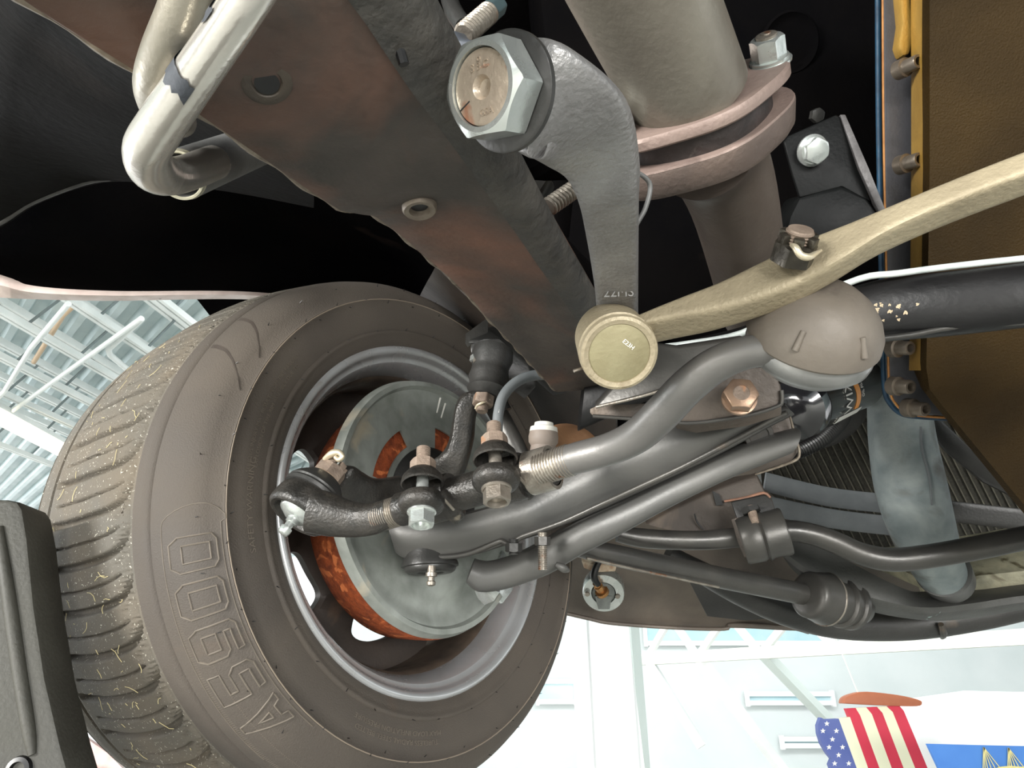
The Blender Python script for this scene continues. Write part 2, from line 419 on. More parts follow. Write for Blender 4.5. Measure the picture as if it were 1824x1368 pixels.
build('hanger_wire', G().tube([(PY(1484, 1125, YF), .004), (PY(1536, 1254, YF), .004)], 6, 1), m_white, r)
r = thing('banner', 'blue banner showing yellow ship masts', 'banner', PY(1740, 1400, 4.2))
build('cloth', G().ext(fl([(1652, 1325), (1900, 1331), (1900, 1470), (1720, 1470)], 4.2), V((0, .02, 0))), M('banner blue', (66, 122, 200), (80, 136, 210), None, 4, .6, 0, 0), r)
m_mast = M('pale yellow print', (226, 214, 150), None, None, 4, .6, 0, 0)
for x0, y0 in ((1752, 1331), (1796, 1332)):
    g = G()
    for x1 in (-1, 3, 8, 16, 26, 40): g.bar(PY(x0, y0, 4.19), PY(x0 + x1, y0 + 42 + abs(x1) * .2, 4.19), .0035, .003, V((0, 1, 0)))
    build('mast', g, m_mast, r)
build('hull', G().ext(fl([(1768, 1371), (1780, 1366), (1800, 1364), (1824, 1366), (1840, 1372), (1830, 1420), (1775, 1420)], 4.19), V((0, .006, 0))), m_mast, r)
g = G().ext(fl([(126, 1312), (140, 1306), (190, 1340), (260, 1410), (200, 1430), (150, 1400)], 3.5), V((0, .03, 0)))
solo('poster_board', g, M('poster print', (232, 228, 222), (196, 60, 50), (230, 190, 60), 5, .6, 0, 0), 'small red and white poster glimpsed between post and tyre', 'poster')

# ------------------------------------------------------------------ body shell of the car
g = G(); rows = []
L0 = [(-260, -260, .34), (0, -40, .33), (110, 30, .34), (245, 118, .36), (360, 200, .40), (480, 280, .46), (560, 320, .52)]
L1 = [(-260, -20, .5), (-40, 120, .48), (60, 160, .48), (190, 215, .5), (320, 255, .52), (450, 305, .55), (560, 335, .58)]
L2 = [(-260, 300, .62), (-40, 330, .64), (40, 300, .62), (120, 290, .62), (230, 300, .62), (400, 320, .64), (560, 350, .64)]
L3 = [(-260, 420, .72), (-40, 415, .70), (60, 362, .68), (150, 328, .66), (230, 318, .66), (400, 335, .68), (560, 365, .68)]
for l in (L0, L1, L2, L3): rows.append([q for q in crom(l, 6)])
cols = list(zip(*rows)); cols = [crom(c, 6) for c in cols]
g.grid([[P(*q) for q in c] for c in cols])
r = thing('floor_pan', 'black painted floor pan folding down at the upper left', 'floor pan', P(150, 250, .5))
build('panel', g, m_pan, r, solid=.003)
build('fold_seam', G().tube([(P(*q), .0022) for q in [(-40, 420, .695), (10, 392, .685), (60, 360, .675), (150, 326, .655), (200, 318, .655)]], 8, 4), M('seam sealer', (44, 42, 39), (30, 29, 27), None, 40, .6), r)
top = [(-300, 200, .80), (0, 330, .82), (180, 280, .80), (330, 290, .76), (480, 288, .70), (640, 365, .74), (760, 430, .80), (900, 560, .90), (1100, 700, 1.0)]
mid = [(-300, 380, .85), (0, 450, .90), (180, 430, .90), (330, 430, .92), (480, 420, .94), (640, 450, .98), (760, 500, 1.02), (900, 620, 1.05), (1100, 800, 1.05)]
bot = [(-300, 420, .96), (0, 487, .97), (60, 508, .98), (200, 518, 1.0), (430, 519, 1.05), (600, 535, 1.12), (760, 560, 1.16), (880, 650, 1.18), (1040, 860, 1.15)]
cols = [crom(c, 6) for c in zip(*[crom(l, 6) for l in (top, mid, bot)])]
r = thing('wheel_arch', 'black wheel arch liner above the tyre with a pinkish white outer lip', 'wheel arch', P(300, 430, .9))
build('liner', G().grid([[P(*q) for q in c] for c in cols]), m_bay, r, solid=.003)
lip = crom([(-300, 450, 500, .955), (-60, 476, 524, .965), (0, 486, 530, .97), (60, 509, 533, .98), (200, 517, 536, 1.0), (430, 518, 533, 1.05), (600, 534, 546, 1.12), (760, 558, 568, 1.16)], 6)
g = G().grid([[P(x, a, d - .004) for x, a, b, d in lip], [P(x, (a + b) / 2, d - .01) for x, a, b, d in lip], [P(x, b, d + .012) for x, a, b, d in lip], [P(x, b - 3, d + .03) for x, a, b, d in lip]])
build('fender_lip', g, m_fender, r, solid=.002)
g = G().grid([[P(x, b - 3, d + .03) for x, a, b, d in lip], [P(x, b - 3, d + .03) + V((-.06, .02, .36)) for x, a, b, d in lip]])
build('fender_skin', g, m_fender, r, solid=.002)
g = G().box(V((.35, 1.0, 2.30)), V((1.15, 0, 0)), V((0, 2.2, 0)), V((0, 0, .02)))  # slab added to block light from above and darken the gaps
solo('car_body_underside', g, m_bay, 'black underside of the car body above everything else', 'car body')
# inner apron seen between tyre and frame rail
a0 = [(780, 470, .84), (860, 545, .86), (960, 600, .86), (1100, 640, .84)]; a1 = [(740, 560, 1.1), (850, 640, 1.1), (960, 700, 1.04), (1100, 720, .95)]; a2 = [(780, 640, 1.16), (880, 740, 1.16), (980, 790, 1.1), (1100, 800, 1.0)]; a3 = [(880, 800, 1.18), (930, 850, 1.18), (1000, 860, 1.12), (1100, 880, 1.02)]
m_apron = M('brown black apron', (58, 50, 44), (38, 34, 31), (82, 70, 58), 9, .6, 0, .3, 150, .62, w3=.2)
solo('inner_apron', G().grid([[P(*q) for q in crom(c, 5)] for c in zip(*[crom(l, 5) for l in (a0, a1, a2, a3)])]), m_apron, 'dusty brown black inner apron between tyre and frame rail', 'body panel', solid=.004)

# ------------------------------------------------------------------ frame rail
Lp = [(-120, -110), (0, -24), (110, 46), (245, 130), (360, 208), (480, 290), (540, 332), (600, 371), (640, 378), (662, 380), (690, 400), (716, 420), (735, 437), (800, 493), (848, 541), (858, 556), (905, 605), (985, 692), (1055, 768)]
Rp = [(520, -420), (620, -240), (705, -50), (745, 15), (782, 85), (817, 148), (858, 212), (905, 290), (960, 392), (1010, 478), (1062, 562), (1110, 640), (1150, 690)]
Ld = [.27 * 884 / (1364 - x) for x, y in Lp]; Rd = [.268 * 509 / (1364 - x) for x, y in Rp]
def at_k(pts, ds, k, d0):
    ks = [d / d0 for d in ds]
    if k <= ks[0]: i = 0
    else:
        i = max(j for j in range(len(ks) - 1) if ks[j] <= k)
    t = (k - ks[i]) / (ks[i + 1] - ks[i]); a, b = pts[i], pts[i + 1]
    return P(a[0] + (b[0] - a[0]) * t, a[1] + (b[1] - a[1]) * t, d0 * k)
kk = [.60 + (2.36 - .60) * i / 110 for i in range(111)]
upv = D(0, .914, -.407)
lat = D(.934, .133, .298)
loops = []; lipL = []
for k in kk:
    a, b = at_k(Lp, Ld, k, .27), at_k(Rp, Rd, k, .268)
    w = b - a; c = lambda t, z: a + w * t + upv * z
    loops.append([c(0, .0), c(.02, -.0015), c(.25, -.001), c(.55, 0), c(.80, .0005), c(.90, .003), c(.97, .009), c(1.0, .016), c(.94, .03), c(.0, .05)])
    lipL.append((a + upv * .0008, .0015 + .0006 * sin(k * 60)))
r = thing('frame_rail', 'rust brown frame rail running diagonally from the top left', 'frame rail', P(700, 250, .27))
build('beam', G().loft(loops), m_rail, r, ang=50)
g = G(); l2 = []
for l in loops: l2.append([l[4] - upv * .0006, l[5] - upv * .0012 + lat * .0004, l[6] + (lat - upv) * .0012, l[7] + lat * .0012])
build('weld_flange', g.grid(l2), m_railside, r, solid=.0012, label='dark undercoated right edge of the rail')
build('edge_lip', G().tube(lipL, 8, 1), m_edge, r, label='bare metal left edge')  
nrm = -upv * .9 + D(0, 0, 1) * .1
def pix(p):
    q = p - CAM; d = q.dot(VW); return CX + F * q.dot(RT) / d, CY - F * q.dot(UP) / d
def rail_at(px, py):
    """point and outward normal of the underside of the rail at a pixel"""
    best = None
    for k in kk:
        a, b = at_k(Lp, Ld, k, .27), at_k(Rp, Rd, k, .268); A, B = pix(a), pix(b)
        for w in [i / 60 for i in range(61)]:
            p = a + (b - a) * w; x, y = pix(p); e = (x - px) ** 2 + (y - py) ** 2
            if best is None or e < best[0]: best = (e, k, p, b - a)
    e, k, p, w = best; n = w.cross(at_k(Lp, Ld, k + .05, .27) - at_k(Lp, Ld, k - .05, .27)).normalized()
    if n.dot(CAM - p) < 0: n = -n
    return p, n
def grommet(px, py, wpx, mat, tall):
    o, nn = rail_at(px, py); rr = PX(wpx, (o - CAM).dot(VW))
    nn = (nn + (CAM - o).normalized() * .5).normalized(); b = build('grommet', G().lathe(o, nn, [(-.002, rr), (tall * .7, rr), (tall, rr * .9), (tall * .9, rr * .62), (tall * .3, rr * .50), (-.006, rr * .46)], 40), mat, r)
    build('hole', G().lathe(o, nn, [(.0012, 0.0001), (.0012, rr * .5)], 24), m_wire, b)
grommet(748, 364, 31, M('greasy washer', (122, 112, 100), (96, 86, 76), None, 80, .5, .4, .4), .004)
grommet(480, 152, 44, M('painted hole rim', (66, 58, 48), (52, 46, 40), None, 60, .6, .1, .4), .0015)
o, nn = rail_at(712, 97)
g = G().tube([(o - D(.3, -1, 0) * .004, .0018), (o + D(.3, -1, 0) * .003, .0018)], 8, 1); build('slot', g, m_wire, r)

# ------------------------------------------------------------------ bent tubes at the upper left
r = thing('bent_tube', 'bright silver bent tube with black paint patches crossing the rail corner', 'tube', P(280, 260, .25))
build('tube', G().tube([(P(478, -60, .158), PX(40, .158)), (P(420, 30, .166), PX(39, .166)), (P(350, 132, .18), PX(39, .18)), (P(285, 226, .198), PX(40, .198)), (P(262, 270, .21), PX(40, .21)), (P(276, 305, .23), PX(39, .23)), (P(318, 312, .265), PX(32, .265)), (P(380, 290, .31), PX(30, .31))], 28, 8), m_silver, r)
m_patch = M('black paint remnant', (40, 44, 50), (54, 58, 64), None, 60, .5, 0, .3)
def patch(y0, y1, a0, a1, seedv, thick=.0004):
    """flaked paint lying on the tube between two stations"""
    rnd = random.Random(seedv); ax0, ax1 = P(420, 30, .166), P(350, 132, .18)
    ax = (ax1 - ax0); e, u, w = basis(ax, D(0, 0, 1)); g = G(); rows = []
    for i in range(15):
        t = a0 + (a1 - a0) * i / 14
        s0, s1 = y0 + rnd.uniform(-.05, .05), y1 + rnd.uniform(-.06, .06)
        rr2 = lambda s: PX(39.2, .166 + .0145 * s) + thick
        rows.append([ax0 + ax * s + (u * cos(t) + w * sin(t)) * rr2(s) for s in (s0, s0 * .7 + s1 * .3, s0 * .3 + s1 * .7, s1)])
    return g.grid(rows)
build('paint_patch', patch(.93, 1.22, -1.9, 1.0, 3), m_patch, r)
build('paint_patch', patch(.05, .22, -2.2, -.2, 5), m_patch, r)
r = thing('bent_tube', 'dull grey bent tube behind the bright silver one', 'tube', P(270, 150, .3))
build('tube', G().tube([(P(350, -60, .172), PX(42, .172)), (P(325, 20, .178), PX(41, .178)), (P(290, 100, .188), PX(38, .188)), (P(276, 152, .20), PX(36, .20)), (P(285, 190, .222), PX(34, .222)), (P(300, 208, .25), PX(32, .25)), (P(320, 216, .29), PX(28, .29))], 28, 8), m_silver2, r)
r = thing('stub_pipe', 'dark grey open ended stub pipe below the silver tube', 'pipe', P(400, 285, .33))
ax = (P(500, 243, .40) - P(322, 312, .29)); c = P(322, 312, .292); rr = PX(44, .292)
build('pipe', G().lathe(c, ax, [(.0, rr * .88), (0, rr), (.004, rr * 1.01), (.05, rr * 1.0), (ax.length, rr * 1.0)], 40, False, True).lathe(c, ax, [(0, rr * .88), (.05, rr * .88)], 40), m_grey, r)
build('rim', G().lathe(c, ax, [(-.0005, rr * .86), (-.001, rr * .9), (-.001, rr * .98), (.0015, rr * 1.02)], 40), M('bare pipe rim', (176, 172, 150), (140, 136, 120), None, 80, .5, .3, .3), r)

# ------------------------------------------------------------------ wheel and tyre
WC = W(-.0933, -.145, -.8045); WN = D(.756, .267, .598)
_, WU, _t = basis(WN, UP)
WW = WU.cross(WN)                                       # seen from the inner side: WU up, WW right, angle runs clockwise
def wp(t, r, h): return WC + WN * h + (WU * cos(t) + WW * sin(t)) * r
prof = [(-.004, .190), (.003, .197), (.008, .2045), (.0085, .208), (.0105, .2095), (.0105, .2125), (.0085, .214), (.0105, .222), (.0115, .238), (.0105, .2475), (.012, .2488), (.012, .2512), (.0095, .2525), (.005, .264), (-.004, .2735), (-.016, .2815), (-.030, .2870), (-.0405, .2900), (-.042, .2885), (-.0445, .2885), (-.046, .2912), (-.055, .2935), (-.0635, .2955)]
tread = [(-.0665, .2960)]
h = -.0685
while h > -.2245:
    tread.append((h, .2965 + .0135 * (1 - ((h + .17) / .1015) ** 2 if h > -.17 else 1))); h -= .0036
prof2 = prof + tread + [(-.2265, .3095), (-.228, .304), (-.233, .304), (-.2345, .3095), (-.250, .3095), (-.268, .308), (-.2695, .303), (-.274, .303), (-.2755, .307), (-.292, .302), (-.304, .292), (-.308, .27), (-.30, .235), (-.27, .205), (-.24, .19)]
NP = 46; DT = 2 * pi / NP
def sm(x): x = max(0, min(1, x)); return x * x * (3 - 2 * x)
def gro(h, t):
    """depth of the tread pattern"""
    if h > -.0655 or h < -.2255: return 0
    e = sm((-.066 - h) / .004) * sm((h + .224) / .008)
    bend = .44 * DT * math.exp((h + .0675) / .010) - .10 * DT * sin((h + .07) / -.155 * pi)
    ph = ((t - bend) / DT) % 1.0
    a = min(ph, 1 - ph) * DT * .30                       # metres from the groove centre
    dep = .0085 * (1 - sm((a - .0014) / .0030)) * e
    a2 = abs(ph - .46) * DT * .30
    if -.208 < h < -.082: dep = max(dep, .0042 * (1 - sm((a2 - .0005) / .0011)))
    for q, sl in ((.22, .30), (.74, .30)):               # short nicks at the shoulder
        if -.083 < h < -.0705:
            a3 = abs(ph - q - (h + .077) * 9) * DT * .30
            dep = max(dep, .0034 * (1 - sm((a3 - .0005) / .0011)))
    if -.0715 < h < -.0665: dep = max(dep, .0026 * (.5 + .5 * cos(ph * 2 * pi - 2.2)))
    return dep
ts = []; t = -radians(172)
while t < radians(25): ts.append(t); t += radians(.22)
while t < radians(188): ts.append(t); t += radians(2)
def ringprof(pr, fn=None): return [[wp(t, r - (fn(h, t) if fn else 0), h) for t in ts] for h, r in pr]
wheel = thing('wheel', 'road wheel with dusty brown tyre and dull steel rim, inner side seen', 'wheel', WC)
i0 = len(prof) - 1
g = G(); g.loft(ringprof(prof), False, False); tyre = build('tyre', g, m_rubber, wheel, ang=60, fix=False)
g = G(); g.loft(ringprof(prof2[i0:], gro), False, False); tr_ = build('tread', g, m_tread, tyre, ang=70, label='dusty tread speckled with straw and grit', fix=False)

def on_tyre(s, size, t0, r0, outline=0, extrude=.0003, sx=1.0, name='lettering', off=.0003):
    vs, fs = text_mesh(s, size, outline, extrude); g = G()
    def hh(r):
        for (h1, r1), (h2, r2) in zip(prof[5:], prof[6:]):
            if r1 <= r <= r2: return h1 + (h2 - h1) * (r - r1) / max(r2 - r1, 1e-6)
        return prof[-1][0]
    for v in vs:
        r = r0 + v.y; tt = t0 + v.x * sx / r0
        g.v.append(wp(tt, r, hh(r) + off + v.z * .9) + (WU * cos(tt) + WW * sin(tt)) * (v.z * .4))
    g.f = fs
    return build(name, g, m_letter, tyre, ang=40)
m_letter = M('raised rubber letters', (94, 86, 76), (84, 77, 68), None, 60, .7, 0, .2)  # paler than the sidewall, colour stands in for shading on the relief
# large outlined size marking, letter by letter along the sidewall
def on_side(r):
    for (h1, r1), (h2, r2) in zip(prof[5:], prof[6:]):
        if r1 <= r <= r2: return h1 + (h2 - h1) * (r - r1) / max(r2 - r1, 1e-6)
    return prof[-1][0]
GLYPH = {
 '0': [[(.14, 0), (.66, 0), (.8, .13), (.8, .87), (.66, 1), (.14, 1), (0, .87), (0, .13)], [(.2, .2), (.6, .2), (.6, .8), (.2, .8)]],
 '9': [[(.05, 0), (.66, 0), (.8, .14), (.8, .86), (.68, 1), (.12, 1), (0, .88), (0, .48), (.12, .36), (.58, .36), (.58, .2), (.05, .2)], [(.2, .54), (.6, .54), (.6, .82), (.2, .82)]],
 '5': [[(.05, 0), (.66, 0), (.8, .14), (.8, .5), (.66, .64), (.22, .64), (.22, .8), (.75, .8), (.75, 1), (0, 1), (0, .44), (.58, .44), (.58, .2), (.05, .2)]],
 'A': [[(0, 0), (.34, 1), (.52, 1), (.86, 0), (.64, 0), (.58, .2), (.28, .2), (.22, 0)], [(.34, .38), (.52, .38), (.43, .7)]]}
for ch, ang in (('A', -122), ('5', -113.2), ('9', -105), ('0', -97), ('0', -89)):
    g = G()
    for loop in GLYPH[ch]:
        pts = []
        for (x0, y0), (x1, y1) in zip(loop, loop[1:] + loop[:1]):
            for k in range(5): pts.append((radians(ang) + ((x0 + (x1 - x0) * k / 5) - .4) * .036 / .27, .2575 + (y0 + (y1 - y0) * k / 5) * .0265))
        pts.append(pts[0]); q = [wp(t, r, on_side(r) + .0001) for t, r in pts]
        g.tube([(p, .00085) for p in q], 6, 1)
    build('letter', g, m_letter, tyre)
on_tyre('SAFETY WARNING', .0080, radians(-80.5), .2275, outline=0, extrude=.0009, sx=1.28)
on_tyre('SERIOUS INJURY MAY RESULT FROM TIRE FAILURE', .0052, radians(-57), .2315, extrude=.0004, sx=1.15)
on_tyre('EXPLOSION OF TIRE RIM ASSEMBLY DUE TO', .0052, radians(-57), .2245, extrude=.0004, sx=1.15)
on_tyre('TUBELESS RADIAL STEEL BELTED', .0062, radians(-152), .2330, extrude=.0003, sx=1.2)
on_tyre('MAX LOAD INFLATION PRESSURE', .0062, radians(-152), .2250, extrude=.0003, sx=1.2)
vs, fs = text_mesh('TWI', .009, 0, .0003); g = G(); g.f = fs
for v in vs: g.v.append(wp(radians(-80) + v.x * 1.2 / .298, .2978 + .0006 + v.z, -.078 - v.y))
build('wear_mark', g, m_letter, tyre)
# frame line around the size marking, ribbed band, sickle shaped marks
def tring(r, t0, t1, rad, n=40):
    g = G(); pts = []
    for i in range(n + 1):
        t = radians(t0 + (t1 - t0) * i / n); pts.append((t, r))
    return pts
def track(trs, rad, name, mat=m_letter, parent=None):
    g = G().tube([(wp(t, r, on_side(r)), rad) for t, r in trs], 6, 1); return build(name, g, mat, parent or tyre)
box = [(radians(-129 + i * 1.2), .2865) for i in range(39)] + [(radians(-83.5 + 3.2 * sin(a)), .2685 + .018 * cos(a)) for a in [pi * i / 12 for i in range(13)]] + [(radians(-84 - i * 1.2), .2535) for i in range(39)]
track(box, .0005, 'moulded_frame')
for rr_ in (.2500, .2118): track([(radians(3 * i), rr_) for i in range(121)], .0006, 'ridge_line', M('worn rubber ridge', (124, 112, 98), None, None, 40, .6, 0, .2))  # thin ridges in a paler rubber than the sidewall
for tc in (-47, -38):
    g = G(); up_, lo = [], []
    for i in range(17):
        s = i / 16; t = radians(tc - 9.5 * s ** 1.4); r = .2895 - .031 * s; w = radians(.05 + 1.0 * (1 - s) ** 1.0)
        up_.append(wp(t, r, on_side(r) + .0007)); lo.append(wp(t + w, r, on_side(r) + .0007))
    g.grid([up_, lo]); build('moulded_fin', g, M('sunken rubber mark', (52, 45, 39), (60, 52, 45), None, 40, .7, 0, .2), tyre, solid=.0008)
g = G()
for i in range(130):
    t = radians(-150 + i * .42); g.tube([(wp(t, .2785, on_side(.2785)), .0003), (wp(t + .002, .2862, on_side(.2862)), .0003)], 4, 1)
build('ribbing', g, m_letter, tyre, kind='stuff')
g = G(); rnd = random.Random(3)
for i in range(64):
    t = radians(-178 + i * 5.6); 
    for r in (.2130, .2515) if i % 2 == 0 else (.2455, .2705):
        t2 = t + rnd.uniform(-.03, .03); p = wp(t2, r, on_side(r))
        g.tube([(p, .0005), (p + WN * .003 + WU * rnd.uniform(-.002, .003) + WW * rnd.uniform(-.002, .002), .0002)], 5, 1)
for i in range(70):
    t = radians(60 + i * 1.5); p = wp(t, .2915, -.045)
    g.tube([(p, .0004), (p + (WU * cos(t) + WW * sin(t)) * .004 + WN * .001, .0002)], 4, 1)
build('rubber_hair', g, m_wire, tyre, kind='stuff')
g = G()
for i in range(110):
    t = radians(rnd.uniform(-150, -38)); h = rnd.uniform(-.225, -.085); ln = rnd.choice((.003, .005, .009, .016))
    r = .2975 + .0135 * (1 - ((h + .17) / .1015) ** 2 if h > -.17 else 1); a = rnd.uniform(0, 6.28); pts = []; t_, h_ = t, h
    for k in range(4):
        pts.append((wp(t_, .2978 + .0135 * (1 - ((h_ + .17) / .1015) ** 2 if h_ > -.17 else 1), h_), .00026)); t_ += cos(a) * ln / 3 / .3; h_ += sin(a) * ln / 3; a += rnd.uniform(-.7, .7)
    g.tube(pts, 4, 1)
build('straw', g, m_straw, tyre, kind='stuff')
# rim
rp = [(-.010, .1975), (-.001, .1975), (.0035, .1955), (.0048, .1925), (.0038, .1895), (.0005, .1868), (-.004, .1852), (-.0065, .1830), (-.008, .1795)]
g = G(); g.loft([[wp(2 * pi * k / 160, r, h) for k in range(160)] for h, r in rp], False, False); rim = build('rim', g, m_chrome, wheel, ang=60, fix=False)
rp = [(-.008, .1795), (-.0105, .1775), (-.022, .1730), (-.030, .1705), (-.034, .1700)]
g = G(); g.loft([[wp(2 * pi * k / 160, r, h) for k in range(160)] for h, r in rp], False, False); build('inner_band', g, m_chrome, rim, ang=60, fix=False)
rp = [(-.034, .1700), (-.038, .1670), (-.055, .1655), (-.085, .1655), (-.10, .166), (-.13, .167), (-.16, .172), (-.2, .178), (-.232, .184), (-.238, .195)]
g = G(); g.loft([[wp(2 * pi * k / 160, r, h) for k in range(160)] for h, r in rp], False, False); build('barrel', g, m_dust, rim, ang=50, fix=False)
g = G(); NH = 6; dh = -.108
for q in range(NH):
    tc = radians(-112 + 360 / NH * q); n = 48; rings = [[], [], [], []]
    for k in range(n):
        a = 2 * pi * (k + .5) / n; cx, sx = cos(a), sin(a); m = max(abs(cx), abs(sx)); m4 = (abs(cx) ** 3.2 + abs(sx) ** 3.2) ** (1 / 3.2)
        ho = (tc + radians(18) * cx / m4, .1165 + .0195 * sx / m4); bo = (tc + radians(180 / NH) * cx / m, .1085 + .0575 * sx / m)
        for z, (f_, dz) in enumerate(((0, -.010), (0.0, -.002), (.10, .0), (1, .0))):
            tt, rr_ = lerp(ho[0], bo[0], f_), lerp(ho[1], bo[1], f_)
            rings[z].append(wp(tt, rr_, dh + dz + (.010 * sm((.09 - rr_) / .04))))
    g.loft(rings, False, False)
build('wheel_disc', g, M('dark wheel disc', (66, 58, 52), (50, 45, 41), (86, 70, 58), 14, .55, .2, .2), rim, solid=.003)
build('hub_centre', G().lathe(WC + WN * -.103, WN, [(0, .054), (.004, .05), (.02, .045), (.03, .03)], 32, True, True), m_dark, rim)

# ------------------------------------------------------------------ brake
PC = W(-.0861, -.1328, -.7917); PN = D(.772, .279, .571); _, PU, _t = basis(PN, UP); PW = PU.cross(PN)
def bp_(t, r, h): return PC + PN * h + (PU * cos(t) + PW * sin(t)) * r
r = thing('drum_brake', 'rusty brake drum behind a grey galvanised backing shield', 'brake', PC)
g = G().loft([[wp(2 * pi * k / 128, rr, h + .014) for k in range(128)] for h, rr in [(-.006, .125), (-.006, .134), (-.010, .1365), (-.016, .137), (-.03, .136), (-.052, .134), (-.06, .127), (-.062, .06)]], True, True)
build('drum', g, m_rust, r)
# shield: rings in angle, with windows and an open edge on the right
nt = 180
def shield_h(t, rr):
    h = 0
    h += .006 * sm((rr - .1325) / .003) - .0105 * sm((rr - .1375) / .0035)
    h -= .006 * (1 - sm((rr - .118) / .012)) * .6
    a = math.degrees(t) % 360
    bump = math.exp(-((a - 172) / 26) ** 2) * sm((.115 - rr) / .03) * sm((rr - .045) / .03)
    return h + .012 * bump
rad = [.046, .052, .058, .064, .070, .076, .083, .090, .097, .104, .110, .116, .121, .126, .130, .1325, .1340, .1355, .1375, .139, .1408, .1412]
g = G(); b0 = 0
for k in range(nt):
    for rr in rad: g.v.append(bp_(2 * pi * k / nt, rr, shield_h(2 * pi * k / nt, rr)))
m_ = len(rad)
for k in range(nt):
    a = 360 * (k + .5) / nt
    for j in range(m_ - 1):
        rm = (rad[j] + rad[j + 1]) / 2
        win = (17 < a < 52 and .066 < rm < .090) or (296 < a < 343 and .068 < rm < .090)
        if win: continue
        if 128 < a < 150 and rm > .124: continue
        k2 = (k + 1) % nt; g.f.append((k * m_ + j, k2 * m_ + j, k2 * m_ + j + 1, k * m_ + j + 1))
build('backing_plate', g, m_plate, r, solid=-.0025, ang=50)
g = G(); g.ext([bp_(radians(a), rr, -.010) for a, rr in ((126, .120), (152, .118), (150, .150), (140, .156), (130, .150))], PN * .012); build('shield_tab', g, m_zinc, r, bevel=.002, label='bare bright tab at the shield edge')
build('hub_flange', G().lathe(PC - PN * .006, PN, [(0, .064), (.006, .064), (.010, .060), (.012, .052), (.020, .048), (.026, .044), (.027, .034), (.022, .030)], 48, True, True), m_dark, r)
for a in (25, 75, 150, 215, 290):
    build('bolt', G().nut(bp_(radians(a), .050, .006), PN, .012, .006, .3), m_dark, r)
g = G(); 
for (a, rr, h) in ((20, .128, .0022), (24, .124, .0022)): g.tube([(bp_(radians(a), rr, h), .0012), (bp_(radians(a - 2), rr - .02, h - .001), .0008)], 6, 1)
build('paint_drip', g, m_white, r, label='white drip mark')

# ------------------------------------------------------------------ steering knuckle, upper joint, upper arm, brake hose
r = thing('steering_knuckle', 'black steering knuckle running from the upper joint down to the hub', 'knuckle', P(780, 830, .7))
g = G().sweep([(P(868, 700, .715), D(1, .0, 0) * .018, D(0, .3, 1) * .010), (P(842, 706, .715), D(1, .1, 0) * .014, D(.3, .3, 1) * .013), (P(829, 735, .715), D(1, -.1, 0) * .011, D(0, .2, 1) * .016), (P(822, 785, .715), D(1, -.1, 0) * .012, D(0, .1, 1) * .017), (P(806, 826, .715), D(.75, -.6, 0) * .015, D(0, .1, 1) * .017), (P(775, 862, .73), D(.7, -.7, 0) * .022, D(0, .1, 1) * .018), (P(745, 905, .745), D(.9, -.3, 0) * .028, D(0, 0, 1) * .02)], 6)
build('upright', g, m_ball, r)
g = G().sweep([(P(768, 885, .725), D(.1, 1, 0) * .018, D(0, 0, 1) * .018), (P(715, 882, .69), D(0, 1, 0) * .018, D(0, 0, 1) * .016), (P(668, 884, .655), D(.1, 1, 0) * .016, D(.3, 0, 1) * .014), (P(632, 872, .635), D(.4, .9, 0) * .016, D(0, 0, 1) * .013), (P(612, 858, .625), D(.5, .7, .0) * .016, D(.2, 0, 1) * .010), (P(600, 850, .625), D(.5, .9, 0) * .012, D(0, 0, 1) * .008)], 6)
build('steering_arm', g, m_ball, r)
build('lower_boss', G().tube([(P(730, 900, .775), .024), (P(735, 950, .775), .024), (P(750, 975, .765), .018)], 24, 3), m_dark, r)

r = thing('upper_ball_joint', 'black upper ball joint with two zinc bolts and a castle nut', 'ball joint', P(868, 660, .73))
ja = D(-.12, -.88, .45); c = P(876, 640, .735)
build('housing', G().lathe(c, ja, [(-.01, .021), (.0, .022), (.010, .019), (.016, .0195), (.022, .021), (.030, .019), (.036, .0205), (.040, .017), (.044, .012)], 36, True, True), m_dark, r)
pl = G().ext([P(x, y, d) for x, y, d in ((838, 622, .735), (862, 612, .74), (890, 612, .74), (940, 655, .74), (955, 690, .735), (935, 712, .735), (905, 690, .735), (860, 650, .735), (842, 645, .735))], D(0, .9, -.4) * .006)
build('flange', pl, m_dark, r, bevel=.0012)
for x, y in ((847, 637), (868, 631)):
    q = build('bolt', G().nut(P(x, y - 2, .73), ja, .0095, .006), m_zinc, r); build('shank', G().tube([(P(x, y, .727), .0030), (P(x + 1, y + 9, .722), .0030)], 12, 1), m_bolt, q)
for x, y in ((915, 678), (902, 688)):
    build('bolt', G().nut(P(x, y - 2, .725), ja, .008, .005), m_bolt, r)
cn = build('castle_nut', G().nut(P(862, 706, .700), ja, .019, .010, .2, .006), m_rust2, r)
build('stud', G().lathe(P(862, 706, .700), ja, [(0, .006), (.016, .006), (.017, .005)], 16, True, True), m_rust2, cn)
build('cotter_pin', G().tube([(P(872, 712, .692), .0012), (P(860, 717, .688), .0012), (P(850, 722, .69), .0012), (P(847, 728, .692), .0012)], 8, 3), M('bright pin', (216, 206, 180), (190, 176, 150), None, 60, .35, .6), cn)

